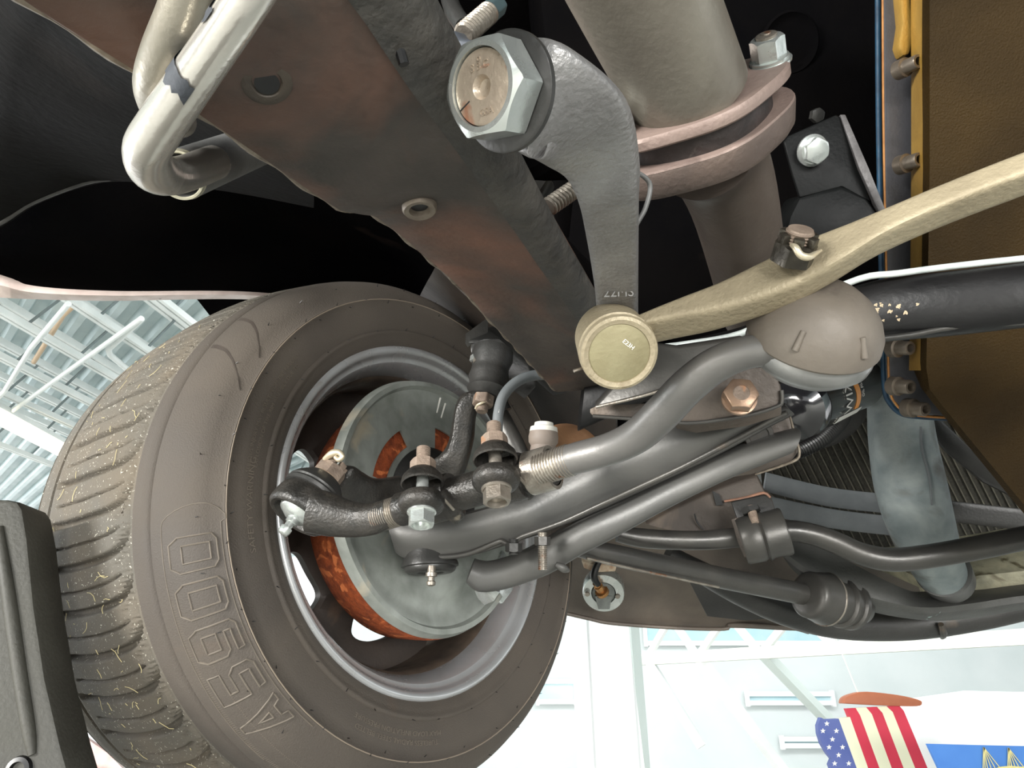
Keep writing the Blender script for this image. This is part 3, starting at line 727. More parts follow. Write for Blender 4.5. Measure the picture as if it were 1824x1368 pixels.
r = thing('upper_control_arm', 'black upper control arm pressed steel above the upper joint', 'control arm', P(930, 620, .78))
g = G().ext([P(x, y, d) for x, y, d in ((830, 612, .76), (866, 588, .78), (905, 580, .8), (960, 640, .8), (1010, 700, .8), (985, 705, .78), (935, 660, .76), (888, 610, .755))], D(0, .9, -.4) * .004)
build('arm', g, m_dark, r, bevel=.001)
build('edge_flange', G().ext([P(x, y, d) for x, y, d in ((828, 612, .758), (868, 582, .775), (870, 592, .772), (833, 620, .757))], D(0, .9, -.4) * .012), m_satin, r, bevel=.0008)
g = G().tube([(P(903, 700, .70), PX(12, .7)), (P(885, 745, .66), PX(12, .66)), (P(888, 760, .65), PX(12, .65))], 14, 4)
hp = [(P(886, 768, .655), PX(9.5, .655)), (P(888, 735, .66), PX(9.5, .66)), (P(897, 705, .67), PX(9.5, .67)), (P(918, 682, .68), PX(9.5, .68)), (P(945, 670, .69), PX(9.5, .69)), (P(975, 668, .70), PX(9.5, .70)), (P(1010, 672, .73), PX(9.5, .73))]
r = thing('brake_hose', 'thin dark grey brake hose curving up behind the frame rail', 'hose', P(900, 700, .67))
build('hose', G().tube(hp, 16, 6), m_strap, r)
g = G(); hh = crom([tuple(p) for p, _ in hp], 6)
for i in range(2, len(hh) - 3, 4):
    p = V(hh[i]); q = V(hh[i + 1]); n_ = (CAM - p).normalized(); g.tube([(p + n_ * PX(9.2, .67), .0005), (q + n_ * PX(9.2, .67), .0005)], 5, 1)
build('print_line', g, m_white, r)
r = thing('track_strut', 'dark round strut standing behind the brake hose', 'strut', P(905, 800, .7))
build('rod', G().tube([(P(862, 690, .74), PX(17, .74)), (P(900, 760, .72), PX(18, .72)), (P(930, 820, .71), PX(19, .71))], 20, 2), m_satin, r)
build('sleeve', G().tube([(P(885, 720, .728), PX(20, .73)), (P(893, 736, .726), PX(20, .73))], 20, 1), m_dark, r)
solo('spring_seat', G().lathe(P(1012, 812, .78), D(.1, .5, .85), [(-.03, .040), (-.01, .042), (0, .040), (.008, .030), (.010, .001)], 36, True), M('tan primer', (176, 132, 96), (140, 104, 78), None, 30, .6, 0, .2), 'tan rounded spring seat peeking out below the end of the frame rail', 'spring seat')
r = thing('bump_stop', 'grey capped rubber bump stop standing above the sleeve end', 'bump stop', P(967, 790, .60))
ax = D(.05, 1, -.25); c = P(966, 832, .60)
build('rubber', G().lathe(c, ax, [(0, .0125), (.010, .0115), (.018, .0105), (.021, .0125), (.026, .0128), (.030, .012)], 32, True, True), M('grey brown rubber', (126, 114, 104), (112, 102, 94), None, 30, .6), r)
build('cap', G().lathe(c + ax * .030, ax, [(0, .0122), (.004, .0115), (.005, .0085), (.008, .008), (.009, .005)], 32, True, True), M('pale cap', (206, 204, 194), (186, 184, 176), None, 60, .5), r)

# ------------------------------------------------------------------ lower control arm
def S(px, py, d, wpx, thick, A=(0, 1, 0), B=(0, 0, 1)):
    """sweep station: width in image pixels along A, thickness in metres along B"""
    return (P(px, py, d), D(*A) * PX(wpx / 2, d), D(*B) * thick / 2)
r = thing('lower_control_arm', 'long charcoal lower control arm from the ball joint to the crossmember', 'control arm', P(1000, 930, .66))
# pressed channel: the upper wall is lofted along its length, the lower lip is a rolled edge
secs = [(688, 930, 982, .705), (705, 926, 992, .70), (740, 928, 996, .695), (790, 924, 990, .69), (840, 914, 982, .685), (890, 900, 966, .68), (940, 886, 950, .675), (1000, 850, 928, .67), (1060, 818, 902, .66), (1120, 786, 875, .65), (1200, 756, 838, .635), (1280, 748, 798, .62), (1350, 730, 760, .61), (1398, 722, 736, .60)]
secs = crom(secs, 5); loops = []
for x, y0, y1, d in secs:
    n_ = 9; l = []
    for i in range(n_):
        t = i / (n_ - 1); yy = y0 + (y1 - y0) * t
        l.append(P(x + (y0 - y0) * 0 + 16 * t, yy, d - .005 * sin(pi * min(t * 1.1, 1)) + .005 * (1 - t) ** 3))
    l.append(P(x + 17, y1 + 3, d + .002)); l.append(P(x + 16, y1 + 1, d + .012)); l.append(P(x + 8, (y0 + y1) / 2, d + .022)); l.append(P(x, y0 - 4, d + .030))
    loops.append(l)
build('front_channel', G().loft(loops), m_arm, r, ang=50)
lipp = [(735, 990), (790, 992), (835, 986), (880, 968), (894, 964), (906, 970), (918, 966), (930, 956), (1000, 931), (1070, 899), (1140, 867), (1215, 832), (1300, 788), (1365, 753), (1402, 735)]
ld = [.70, .695, .69, .685, .683, .678, .676, .676, .666, .655, .645, .632, .618, .607, .598]
build('rolled_lip', G().tube([(P(x, y, d - .004), PX(5, d)) for (x, y), d in zip(lipp, ld)], 12, 4), m_satin, r, label='rolled lower edge of the channel')
bj = build('ball_joint', G().lathe(P(766, 998, .712), D(.05, -.93, .36), [(-.012, .020), (-.010, .025), (0, .027), (.004, .0285), (.006, .0285), (.007, .026), (.009, .026), (.011, .0245), (.0125, .022), (.0125, .014), (.011, .013), (.011, .004)], 40, True, True), m_dark, r)
g = G().lathe(P(769, 1008, .688), D(.0, -.93, .36), [(0, .0042), (.006, .004), (.0065, .0055), (.010, .0055), (.0105, .0032), (.014, .0032), (.015, .0046), (.018, .0042), (.019, .002)], 14, True, True)
build('grease_fitting', g, m_bolt, bj)

r = thing('control_arm_brace', 'rounded charcoal arm bolted below the lower control arm', 'suspension arm', P(1100, 930, .65))
st = [(838, 1016, .70, 40), (862, 1026, .698, 54), (905, 1018, .695, 66), (955, 998, .69, 80), (1000, 974, .682, 96), (1050, 946, .675, 90), (1110, 917, .665, 84), (1200, 870, .65, 76), (1290, 829, .635, 66), (1360, 802, .627, 58), (1408, 786, .622, 50)]
build('arm', G().sweep([S(x, y, d, w * 1.0, .036, (.38, .92, 0)) for x, y, d, w in st], 5, seg=28, power=2.6), m_arm, r)
build('weld_seam', G().tube([(P(990, 1005, .655), .0025), (P(1003, 1012, .655), .004), (P(1012, 1016, .66), .002)], 10, 4), m_arm, r)
build('bright_tip', G().ext([P(x, y, d) for x, y, d in ((838, 1038, .70), (858, 1040, .69), (890, 1056, .69), (880, 1072, .70), (862, 1080, .71), (850, 1066, .71))], D(.2, .3, -1) * .01), m_zinc, r, bevel=.002, label='bare metal tip of the arm')
for x, y, d, ln, wpx, mm, nm in ((966, 948, .652, 62, 8.5, m_bolt, 'long stud bolt'), (915, 960, .66, 26, 9, m_dark, 'short stud')):
    dn = D(0, -.97, .22); p = P(x, y, d); q = p + dn * PX(ln, d) * 1.05
    b = solo('stud_bolt', threads(G(), p, q, PX(wpx, d), .0016), mm, 'threaded stud hanging below the lower control arm' if ln > 40 else 'short dark stud beside the long threaded one', 'bolt')
    build('nut', G().nut(p + dn * .004, dn, PX(wpx * 2.9, d), .008), m_dark if ln < 40 else m_satin, b)
    
# ------------------------------------------------------------------ crossmember and its plates
r = thing('crossmember', 'black tubular crossmember bending behind the tan centre link to the right edge', 'crossmember', P(1400, 620, .55))
cm = [(1035, 722, .64, 92, 30), (1100, 695, .63, 88, 30), (1165, 668, .62, 88, 30), (1240, 645, .60, 88, 30), (1320, 625, .58, 90, 32), (1420, 590, .555, 100, 36), (1500, 570, .535, 112, 40), (1580, 552, .52, 116, 44), (1700, 540, .50, 118, 46), (1860, 522, .48, 120, 46), (2200, 490, .45, 126, 46), (2600, 450, .42, 134, 46)]
g = G().sweep([S(x, y, d, w, th / 1000, (.12, 1, 0)) for x, y, d, w, th in cm], 5, seg=32, power=2.5); bvh = BVHTree.FromPolygons(g.v, g.f); build('tube', g, m_black, r)
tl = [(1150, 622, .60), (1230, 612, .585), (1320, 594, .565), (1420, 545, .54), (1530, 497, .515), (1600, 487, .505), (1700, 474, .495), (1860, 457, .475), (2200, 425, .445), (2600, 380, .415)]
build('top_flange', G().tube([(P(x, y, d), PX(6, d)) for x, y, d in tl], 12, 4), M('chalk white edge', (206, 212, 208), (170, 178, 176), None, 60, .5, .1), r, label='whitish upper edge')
bl = [(1540, 606, .505), (1620, 597, .497), (1700, 583, .488), (1860, 572, .47), (2200, 545, .44), (2600, 515, .41)]
build('bottom_flange', G().tube([(P(x, y, d), PX(5, d)) for x, y, d in bl], 12, 4), m_satin, r)  # highlight along the lower edge, modelled as a lighter strip
g = G(); rnd = random.Random(9)
for i in range(16):
    x, y = 1560 + 90 * rnd.random() ** 1.5, 540 + 38 * rnd.random(); p = P(x, y, .486 + (.52 - .5) * 0)
    h_, n_, _i, _d = bvh.ray_cast(CAM, (P(x, y, 1) - CAM).normalized())
    if h_ is None: continue
    if n_.dot(CAM - h_) < 0: n_ = -n_
    rr_ = PX(rnd.uniform(1.5, 4.5), .49); g.lathe(h_, n_, [(-.0005, rr_), (.0002, rr_), (.0003, .0002)], 9, rf=lambda h, q, t, k=rnd.uniform(0, 6): q * (1 + .3 * sin(3 * t + k) + .2 * sin(5 * t)))
build('paint_chip', g, M('bare primer', (190, 170, 140), None, None, 30, .6, 0, 0), r, kind='stuff', label='pale chips in the black paint')
r = thing('crossmember_gusset', 'grey steel gusset plate between rail end and crossmember', 'gusset', P(1160, 690, .585))
g = G().ext([P(x, y, d) for x, y, d in ((1060, 724, .57), (1164, 612, .57), (1210, 618, .56), (1330, 600, .54), (1330, 640, .54), (1240, 672, .545), (1150, 702, .555))], D(0, .2, -1) * .012)
build('plate', g, m_satin, r, bevel=.002)
build('bright_edge', G().tube([(P(1062, 725, .568), PX(3, .57)), (P(1150, 704, .553), PX(3, .55)), (P(1240, 674, .543), PX(3, .54))], 10, 3), m_bolt, r)  # edge highlight laid along the plate as a light strip
r = thing('arm_bracket_plate', 'brown bracket plate with a large hex bolt above the lower arm pivot', 'bracket', P(1250, 720, .56))
pts = [(1050, 736), (1064, 730), (1150, 726), (1230, 690), (1270, 672), (1340, 662), (1378, 662), (1390, 690), (1394, 712), (1384, 722), (1330, 738), (1240, 752), (1190, 750), (1056, 742)]
dd = lambda x: .592 - .0001 * (x - 1050)
g = G().ext([P(x, y, dd(x)) for x, y in pts], D(0, 1, -.25) * .004)
m_brk = M('brown bracket steel', (86, 77, 69), (69, 63, 58), (104, 92, 80), 16, .55, .25, .4, 240, .6)
build('plate', g, m_brk, r, bevel=.001)
g = G().tube([(P(x, y, dd(x) - .002), PX(3.6, .57)) for x, y in ((1056, 741), (1140, 747), (1190, 751), (1240, 753), (1330, 740), (1384, 724), (1393, 714), (1392, 695))], 10, 4)
build('plate_edge', g, m_satin, r, label='worn lower edge of the plate')
ax = D(-.14, .42, .90); c = P(1316, 712, .556)
b = build('bolt', G().nut(c + ax * .003, ax, PX(53, .55), .011, .4).lathe(c, ax, [(0, PX(31, .55)), (.003, PX(31, .55)), (.0035, PX(27, .55))], 40, True, True), M('brown hex bolt', (150, 124, 102), (124, 102, 86), (96, 78, 66), 60, .42, .6, .2), r)
build('bolt_mark', G().lathe(c + ax * .014, ax, [(0, PX(15, .54)), (.0006, PX(13, .54)), (.0004, PX(8, .54))], 24, True, True), m_rust2, b)
g = G().ext([P(x, y, d) for x, y, d in ((1200, 754, .60), (1330, 744, .575), (1392, 726, .57), (1392, 740, .575), (1330, 760, .585), (1240, 772, .60), (1205, 765, .60))], D(0, 1, -.2) * .004)
build('lower_washer_plate', g, m_brk, r, bevel=.001)
r = thing('pivot_box', 'dark boxed pivot bracket at the inner end of the lower arm', 'bracket', P(1370, 790, .6))
g = G().ext([P(x, y, d) for x, y, d in ((1300, 765, .655), (1398, 722, .64), (1408, 742, .638), (1424, 806, .636), (1412, 822, .638), (1340, 846, .65), (1300, 852, .655))], D(0, .1, -1) * .06)
build('box', g, m_brk, r, bevel=.003)
build('edge', G().tube([(P(1400, 728, .628), .0012), (P(1408, 745, .630), .001), (P(1416, 778, .632), .0014), (P(1424, 806, .632), .0012), (P(1412, 822, .634), .0014), (P(1345, 845, .645), .001)], 8, 4), m_edge, r, label='bare metal right edge')
build('pivot_bush', G().lathe(P(1352, 776, .628), D(0, -.2, 1), [(-.02, .013), (0, .013), (.001, .0125), (.001, .009), (.0, .008)], 32, True, True), m_satin, r)

# ------------------------------------------------------------------ tie rod
rod_w = M('grey steel rod', (96, 95, 93), (110, 108, 105), (56, 54, 52), 14, .36, .5, .12, 300, .66)
r = thing('inner_tie_rod', 'bent grey tie rod running from the big dust boot to the sleeve', 'tie rod', P(1200, 730, .43))
rp_ = [(1440, 622, .372, 34), (1385, 622, .378, 31), (1330, 628, .385, 30), (1275, 650, .395, 32), (1225, 688, .408, 33), (1180, 735, .425, 33), (1135, 776, .442, 31), (1085, 800, .456, 29), (1030, 815, .468, 28), (1000, 824, .475, 27.5)]
build('rod', G().tube([(P(x, y, d), PX(w, d)) for x, y, d, w in rp_], 32, 8), rod_w, r)
build('thread', threads(G(), P(1018, 818, .471), P(958, 838, .483), PX(29, .476), .0021, 32, .10), m_bolt, r)
ta = D(.04, .78, .62)                                              # stud direction of the inner joint, towards the castle nut
c = P(1438, 622, .392)
build('socket', G().lathe(c, ta, [(-.010, .018), (-.009, .026), (-.004, .031), (-.001, .0335), (.002, .034), (.006, .0335), (.010, .030), (.016, .026)], 48, True, True), M('bright socket steel', (150, 150, 148), (126, 126, 124), None, 40, .35, .7, .1), r)
bt = build('dust_boot', G().lathe(c, ta, [(.009, .032), (.0085, .0345), (.010, .0355), (.016, .0348), (.024, .031), (.031, .025), (.036, .018), (.038, .012)], 56, True, True), M('brown grey boot', (112, 104, 94), (92, 85, 77), (74, 66, 60), 22, .55, .1, .2, 240), r)
ax_, bu, bw = basis(ta, D(0, 0, 1))
for a, m_ in ((-.42, 1), (.62, 1)):
    p = c + ta * .018 + (bu * cos(a) + bw * sin(a)) * .0345; q = c + ta * .027 + (bu * cos(a) + bw * sin(a)) * .0290
    build('boot_rib', G().tube([(p, .0019), (q, .0015)], 10, 1), MATS['brown grey boot'], bt)

# ------------------------------------------------------------------ centre link
r = thing('centre_link', 'tan cast centre link sweeping from the round socket to the right edge', 'steering link', P(1400, 480, .37))
cl = [(1120, 598, .398, 62, 20), (1160, 582, .394, 66, 22), (1210, 566, .389, 78, 24), (1270, 548, .383, 94, 26), (1330, 525, .377, 112, 27), (1390, 500, .371, 126, 27), (1440, 478, .366, 128, 26), (1500, 450, .360, 114, 25), (1570, 414, .353, 94, 24), (1660, 374, .345, 88, 24), (1750, 338, .338, 88, 24), (1860, 296, .33, 90, 24), (2100, 200, .315, 94, 24), (2500, 60, .295, 98, 24)]
A_ = (.36, .80, .48); B_ = (-.18, -.42, .88)
build('bar', G().sweep([(P(x, y, d), D(.36, .80, -.48) * PX((w - 34) / 2 / .86, d), D(-.12, .50, .86) * PX(40, d) * .98) for x, y, d, w, th in cl], 6, seg=44, power=6), m_tan, r, ang=45)
sa = D(.03, -.36, .93); c = P(1098, 620, .392)                      # socket axis, cap faces down towards the lens
build('socket', G().lathe(c, sa, [(-.030, .0165), (-.022, .0205), (-.006, .0212), (.0, .0214), (.0035, .0216), (.0042, .0206), (.0062, .0206), (.0072, .0214), (.0095, .0208), (.0105, .0192), (.0098, .0168), (.0090, .0165)], 56, True, False), m_tan, r)
cap = build('cap', G().lathe(c + sa * .0091, sa, [(0, .0166), (.0004, .0160), (.0006, .0001)], 48), m_cap, r)
_, su, sw = basis(sa, UP)
ex = sw * -1 if sw.dot(RT) < 0 else sw
g = G(); th_ = radians(-38); rt_ = ex * cos(th_) + su * sin(th_); ut_ = su * cos(th_) - ex * sin(th_)
text_on(g, 'E23H', .0034, c + sa * .0098 + ex * .0045 + su * .0052, rt_, ut_, sa); build('stamp', g, m_white, cap)
build('pin_end', G().tube([(P(1022, 661, .39), .0009), (P(1040, 655, .392), .0009)], 8, 1), m_bolt, r)
na = ta; c2 = P(1409, 466, .3555)
nb = D(.06, .80, .55)
m_nut = M('dark castle nut', (70, 66, 58), (52, 49, 44), (150, 142, 124), 70, .38, .6, .3, 300, .66)
cn = build('castle_nut', G().nut(c2, nb, PX(66, .355), .0105, .35), m_nut, r)
_, nu, nw = basis(nb)
g = G()
for k in range(6):
    a = k * pi / 3 + .35; u2 = nu * cos(a) + nw * sin(a); v2 = nb.cross(u2)
    g.box(c2 + nb * .0125 + u2 * .0075, u2 * .0020, v2 * .0026, nb * .0024)
build('castle_tooth', g, m_nut, cn, bevel=.0005)
build('stud', threads(G(), c2 + nb * .009, c2 + nb * .0165, .0068, .0014, 24, .10).lathe(c2 + nb * .0164, nb, [(0, .0064), (.001, .006)], 24, False, True), m_rust2, cn)
build('cotter_pin', G().tube([(P(1409, 436, .342), .0009), (P(1417, 441, .339), .0017), (P(1426, 454, .338), .0018), (P(1440, 458, .339), .0018), (P(1452, 452, .343), .0013), (P(1462, 446, .347), .0008)], 10, 6), M('bright pin', (0, 0, 0)), cn)

# ------------------------------------------------------------------ pitman arm
r = thing('pitman_arm', 'grey cast pitman arm with a big zinc hex nut', 'pitman arm', P(1000, 250, .32))
fa = D(-.62, -.16, .72)                                             # axis of the sector shaft, towards the lens
c = P(886, 161, .240)
side = lambda x, y: D(x, y, 0)
pa = [(872, 160, .2475, 140, .012, (.25, .95)), (950, 176, .2515, 186, .012, (.28, .95)), (985, 188, .240, 178, .013, (.50, .85)), (1042, 236, .262, 152, .015, (.80, .55)), (1074, 300, .290, 116, .0155, (.93, .26)), (1085, 360, .311, 98, .0155, (.99, .08)), (1091, 420, .342, 86, .015, (.995, .04)), (1096, 480, .375, 76, .015, (.998, .03)), (1099, 530, .402, 70, .015, (1, 0)), (1100, 575, .425, 68, .015, (1, 0))]
fb = D(-.28, -.22, .93)
st = []
for i, (x, y, d, w, th, (ax_, ay_)) in enumerate(pa):
    bb = lerp(fa, fb, min(1, max(0, (i - 1) / 4))).normalized(); A = RT * ax_ + UP * ay_; A = (A - bb * A.dot(bb)).normalized()
    st.append((PL(x, y, c - fa * .0145, fa) if i < 3 else P(x, y, d), A * PX(w / 2, d) / sqrt(max(.5, 1 - A.dot(VW) ** 2)), bb * th / 2))
build('arm', G().sweep(st, 6, seg=40, power=5), m_cast, r, ang=40)
build('boss', G().lathe(c, fa, [(-.030, .010), (-.026, .0125), (-.014, .0130), (-.009, .0130), (-.006, .0130)], 56, True, True), m_cast, r)
build('washer', G().lathe(c - fa * .0065, fa, [(0, .0192), (0.0005, .0200), (.0024, .0200), (.0030, .0192), (.0030, .013)], 56, True, True), m_dark, r)
n_ = build('hex_nut', G().nut(c - fa * .003, fa, .0300, .0120, .15, .0125, 96), m_zinc, r, ang=30)
build('shaft_end', G().lathe(c, fa, [(-.01, .0123), (.0072, .0123), (.0077, .0120), (.0079, .0106), (.0079, .0040), (.0074, .0036), (.0056, .0028), (.0050, .0012), (.0050, .0001)], 56), m_studface, n_)
_, fu, fw = basis(fa, UP); fx = fw if fw.dot(RT) > 0 else -fw
g = G(); text_on(g, 'S B C', .0035, c + fa * .0080 + fu * .0066, fx, fu, fa, extrude=.0002)
text_on(g, 'o', .0033, c + fa * .0080 + fu * .0092, fx, fu, fa, extrude=.0002); text_on(g, 'GSA', .0033, c + fa * .0080 - fu * .0081 + fx * .001, fx, fu, fa, extrude=.0002)
build('stamp', g, m_studface, n_)
build('scribe_line', G().tube([(c + fa * .0080 - fx * .006 - fu * .0031, .00025), (c + fa * .0080 - fx * .0106 - fu * .0051, .00025)], 6, 1), m_wire, n_)
_, au, aw = basis(fb, UP); axx = aw if aw.dot(RT) > 0 else -aw
g = G(); text_on(g, '22MS', .0075, P(1103, 520, .390) + fb * .0022, axx, au, fb, extrude=.0004); build('cast_mark', g, m_cast, r)
g = G()
for x, y, rr in ((1092, 357, 6), (1087, 361, 4), (1062, 354, 4)):
    g.lathe(P(x, y, .3065), fb, [(-.003, PX(rr, .305)), (.0003, PX(rr, .305)), (.0006, PX(rr * .7, .305)), (.0008, .0002)], 9, True, True)
build('paint_spot', g, M('orange paint dab', (206, 84, 48), None, None, 60, .5, 0, .2), r)

# ------------------------------------------------------------------ steering box behind the pitman arm
r = thing('steering_box', 'black steering box casting behind the pitman arm', 'steering box', P(950, 280, .4))
g = G().lathe(P(930, 215, .33), fa, [(-.06, .02), (-.05, .024), (-.02, .026), (-.004, .026), (.0, .022)], 48, True, True)
build('housing', g, m_bay, r)
g = G().ext([P(x, y, d) for x, y, d in ((872, 250, .40), (905, 262, .385), (965, 300, .385), (985, 320, .39), (965, 350, .40), (985, 385, .41), (975, 392, .415), (945, 360, .42), (900, 300, .42))], D(.1, .2, -1) * .05)
build('mount_ear', g, m_dark, r, bevel=.003)
g = G().ext([P(x, y, d) for x, y, d in crom([(792, 62, 0.285), (806, 54, 0.284), (822, 68, 0.282), (880, 74, 0.278), (945, 84, 0.276), (985, 100, 0.280), (1004, 128, 0.285), (980, 150, 0.290), (900, 180, 0.285), (840, 172, 0.280), (812, 128, 0.280), (792, 90, 0.284)], 4)[:-1]], fa * -.008)
build('cover_plate', g, M('blue grey plate', (84, 88, 94), (70, 74, 80), None, 24, .45, .4, .15), r, bevel=.0015)
for (x0, y0, d0), (x1, y1, d1), lab, hd in (((872, 22, .315), (826, 62, .30), 'upper', True), ((1036, 328, .40), (978, 368, .39), 'lower', False)):
    b = build('cover_bolt', threads(G(), P(x0, y0, d0), P(x1, y1, d1), PX(20 if hd else 17, d0), .0022, 20, .22), m_bolt, r)
    if hd: build('bolt_head', G().nut(P(872, 22, .315), (P(872, 22, .315) - P(826, 62, .30)), PX(34, .315), .009, .2), M('dark zinc head', (96, 118, 122), (70, 86, 90), None, 40, .35, .6), b)
build('adjuster_rod', G().tube([(P(796, -20, .40), PX(15, .40)), (P(806, 16, .39), PX(16, .39)), (P(826, 48, .38), PX(17, .38))], 16, 3), m_dark, r)
build('input_tube', G().tube([(P(990, 420, .50), PX(24, .5)), (P(1000, 330, .49), PX(24, .49)), (P(1020, 200, .48), PX(24, .48))], 20, 3), m_bay, r)
r = thing('ground_wire', 'thin grey wire loop behind the pitman arm', 'wire', P(1150, 350, .42))
build('wire', G().tube([(P(1118, 306, .41), PX(4.5, .41)), (P(1140, 310, .415), PX(4.5, .41)), (P(1158, 330, .42), PX(4.5, .42)), (P(1150, 370, .42), PX(4.5, .42)), (P(1132, 405, .42), PX(4.5, .42)), (P(1128, 440, .43), PX(4.5, .42))], 10, 6), m_grey, r)

# ------------------------------------------------------------------ sleeve, clamps and outer tie rod end
SA, SB = P(985, 832, .487), P(712, 908, .54); sx_ = (SB - SA); sl = sx_.length; sax = sx_.normalized()
r = thing('adjusting_sleeve', 'black adjusting sleeve of the tie rod with two bolted clamps', 'sleeve', (SA + SB) / 2)
build('sleeve', G().lathe(SA, sx_, [(0, .0118), (.001, .0128), (sl - .001, .0128), (sl, .0118)], 36, True, True), m_ball, r)
ca = D(.05, -.80, .60); _, cu, cw = basis(ca)
for i, (bx, by, bd, lab) in enumerate(((883, 838, .478, 'right'), (752, 880, .500, 'left'))):
    c = P(bx, by, bd)
    t = (c - SA).dot(sax); sc = SA + sax * (t + .004)
    k = build('clamp', G().lathe(sc - sax * .012, sax, [(0, .0128), (0, .0162), (.002, .0170), (.022, .0170), (.024, .0162), (.024, .0128)], 40).lathe(c + ca * .001, ca, [(0, .0105), (.001, .0148), (.004, .0162), (.008, .0162), (.0105, .0148), (.0125, .012), (.013, .006)], 40, True, True).lathe(c - ca * .009, ca, [(-.010, .0085), (-.009, .0105), (-.004, .0145), (.001, .0155), (.002, .0145), (-.001, .013)], 40, True, False), m_ball, r, ang=45)
    b = build('bolt', G().lathe(c + ca * .0125, ca, [(0, .0095), (.001, .0102), (.0022, .0102), (.003, .0092)], 32, True, True).nut(c + ca * .0150, ca, .0165, .0095, .25, .0066).lathe(c - ca * .02, ca, [(0, .0045), (.035, .0045)], 20, True, True), m_zinc if i == 1 else m_bolt, k)
    build('nut', G().nut(c - ca * .0185, -ca, .0165, .0085, .1), m_rust2, k); 
    g = threads(G(), c - ca * .026, c - ca * .038, .0052, .0015, 18, .12); build('stud_end', g, m_rust2, k)
    g = G().ext([c + ca * .006 + q for q in (cw * 0, )] * 0 + [P(bx + a, by + b_, bd - .004 + dz) for a, b_, dz in ((18, 12, 0), (40, -6, .004), (78, 40, .022), (60, 56, .02), (30, 40, .012))], D(0, .1, -1) * .014)
    build('ear', g, m_ball, k, bevel=.002)
    build('ear_edge', G().tube([(P(bx + 34, by + 4, bd - .005), PX(3, .48)), (P(bx + 56, by + 28, bd + .004), PX(3, .48))], 8, 1), m_bolt, k)
build('slot', G().bar(SA + sax * .004 + D(0, .55, .8) * .0125, SB - sax * .012 + D(0, .55, .8) * .0125, .0028, .0012, D(0, .55, .8)), m_wire, r)
g = G().ext([P(x, y, d) for x, y, d in ((922, 812, .484), (966, 800, .478), (975, 812, .475), (982, 838, .473), (948, 856, .476), (930, 845, .478))], D(0, .2, -1) * .012)
build('end_tab', G().lathe(SA + sax * .0, sax, [(0, .0130), (0, .0155), (.018, .0155), (.018, .0130)], 36), m_bolt, r, label='bright worn end band')
r = thing('outer_tie_rod_end', 'black outer tie rod end with a zinc grease fitting and rusty castle nut', 'tie rod end', P(560, 900, .58))
oa = D(-.42, -.66, .62); c = P(533, 912, .575)
build('housing', G().lathe(c, oa, [(-.020, .020), (-.017, .0235), (-.010, .0262), (0, .0268), (.003, .0264), (.005, .0245), (.0056, .0232), (.0048, .0205), (.001, .0190), (-.001, .016)], 52, True, True), m_ball, r)
build('neck', G().sweep([S(556, 905, .572, 84, .040, (.2, 1, 0)), S(590, 917, .566, 74, .034, (.12, 1, 0)), S(630, 925, .560, 62, .028, (-.05, 1, 0)), S(665, 924, .552, 56, .025, (-.2, 1, 0)), S(690, 915, .545, 52, .024, (-.25, 1, 0))], 6, seg=28, power=2.4), m_ball, r)
build('thread', threads(G(), P(672, 922, .550), P(735, 902, .535), PX(27, .545), .0020, 28, .10), m_bolt, r)
cp = build('grease_cup', G().lathe(c, oa, [(-.002, .0185), (.003, .0160), (.006, .0110), (.0075, .0085)], 40, True, True), m_zinc, r)
build('grease_fitting', G().lathe(c + oa * .007, oa, [(0, .0052), (.004, .005), (.0045, .0035), (.009, .0034), (.0095, .0050), (.013, .0050), (.015, .0038), (.0155, .002)], 16, True, True), m_zinc, cp)
bt = build('boot', G().lathe(c - oa * .015, -oa, [(0, .021), (.001, .0258), (.004, .0264), (.006, .0250), (.0075, .0256), (.011, .0238), (.016, .0195), (.020, .0155)], 48, True, True), m_dark, r)
kc = c - oa * .036
cn = build('castle_nut', G().nut(kc, -oa, .0235, .012, .1, .008), m_rust2, r)
_, ku, kw = basis(-oa); g = G()
for k in range(6):
    a = k * pi / 3 + .1; u2 = ku * cos(a) + kw * sin(a); v2 = oa.cross(u2); g.box(kc - oa * .0145 + u2 * .0083, u2 * .0022, v2 * .0030, -oa * .0030)
build('castle_tooth', g, m_rust2, cn, bevel=.0006)
build('washer', G().lathe(kc, oa, [(-.001, .013), (.0012, .0138), (.002, .0135)], 32, True, True), M('pale washer', (190, 172, 150), (150, 126, 104), None, 60, .5, .4), cn)
build('cotter_pin', G().tube([(P(578, 818, .60), .0022), (P(592, 808, .596), .0034), (P(604, 806, .594), .0026), (P(610, 813, .592), .0022), (P(604, 819, .592), .0022), (P(597, 814, .594), .0018)], 12, 4), M('bright pin', (0, 0, 0)), cn)

# ------------------------------------------------------------------ engine, exhaust, mount
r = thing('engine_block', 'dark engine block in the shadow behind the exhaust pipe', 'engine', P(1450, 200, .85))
g = G().ext([P(x, y, .82) for x, y in ((940, -160), (1600, -160), (1600, 560), (1480, 640), (1180, 610), (1010, 430))], D(.02, .1, -1) * .25)  # block widened so its black fills in the darkness of the bay
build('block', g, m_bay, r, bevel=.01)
c = P(1405, 78, .815); n1 = D(.1, -.3, 1)
build('core_plug', G().lathe(c, n1, [(0, PX(54, .815)), (.004, PX(54, .815)), (.006, PX(50, .815)), (.003, PX(44, .815)), (.002, PX(34, .815)), (.002, .0002)], 40), m_bay, r)
build('head_bolt', G().nut(P(1452, 206, .80), n1, PX(22, .8), .008), m_dark, r)
ea = D(.34, -.74, -.58)                                             # exhaust axis, away from the lens
r = thing('exhaust_pipe', 'weathered exhaust pipe with a pinkish two bolt flange', 'exhaust', P(1240, 190, .46))
p0, p1 = P(1108, -90, .385), P(1228, 170, .452); pm1 = p0 + (p0 - p1) * .8
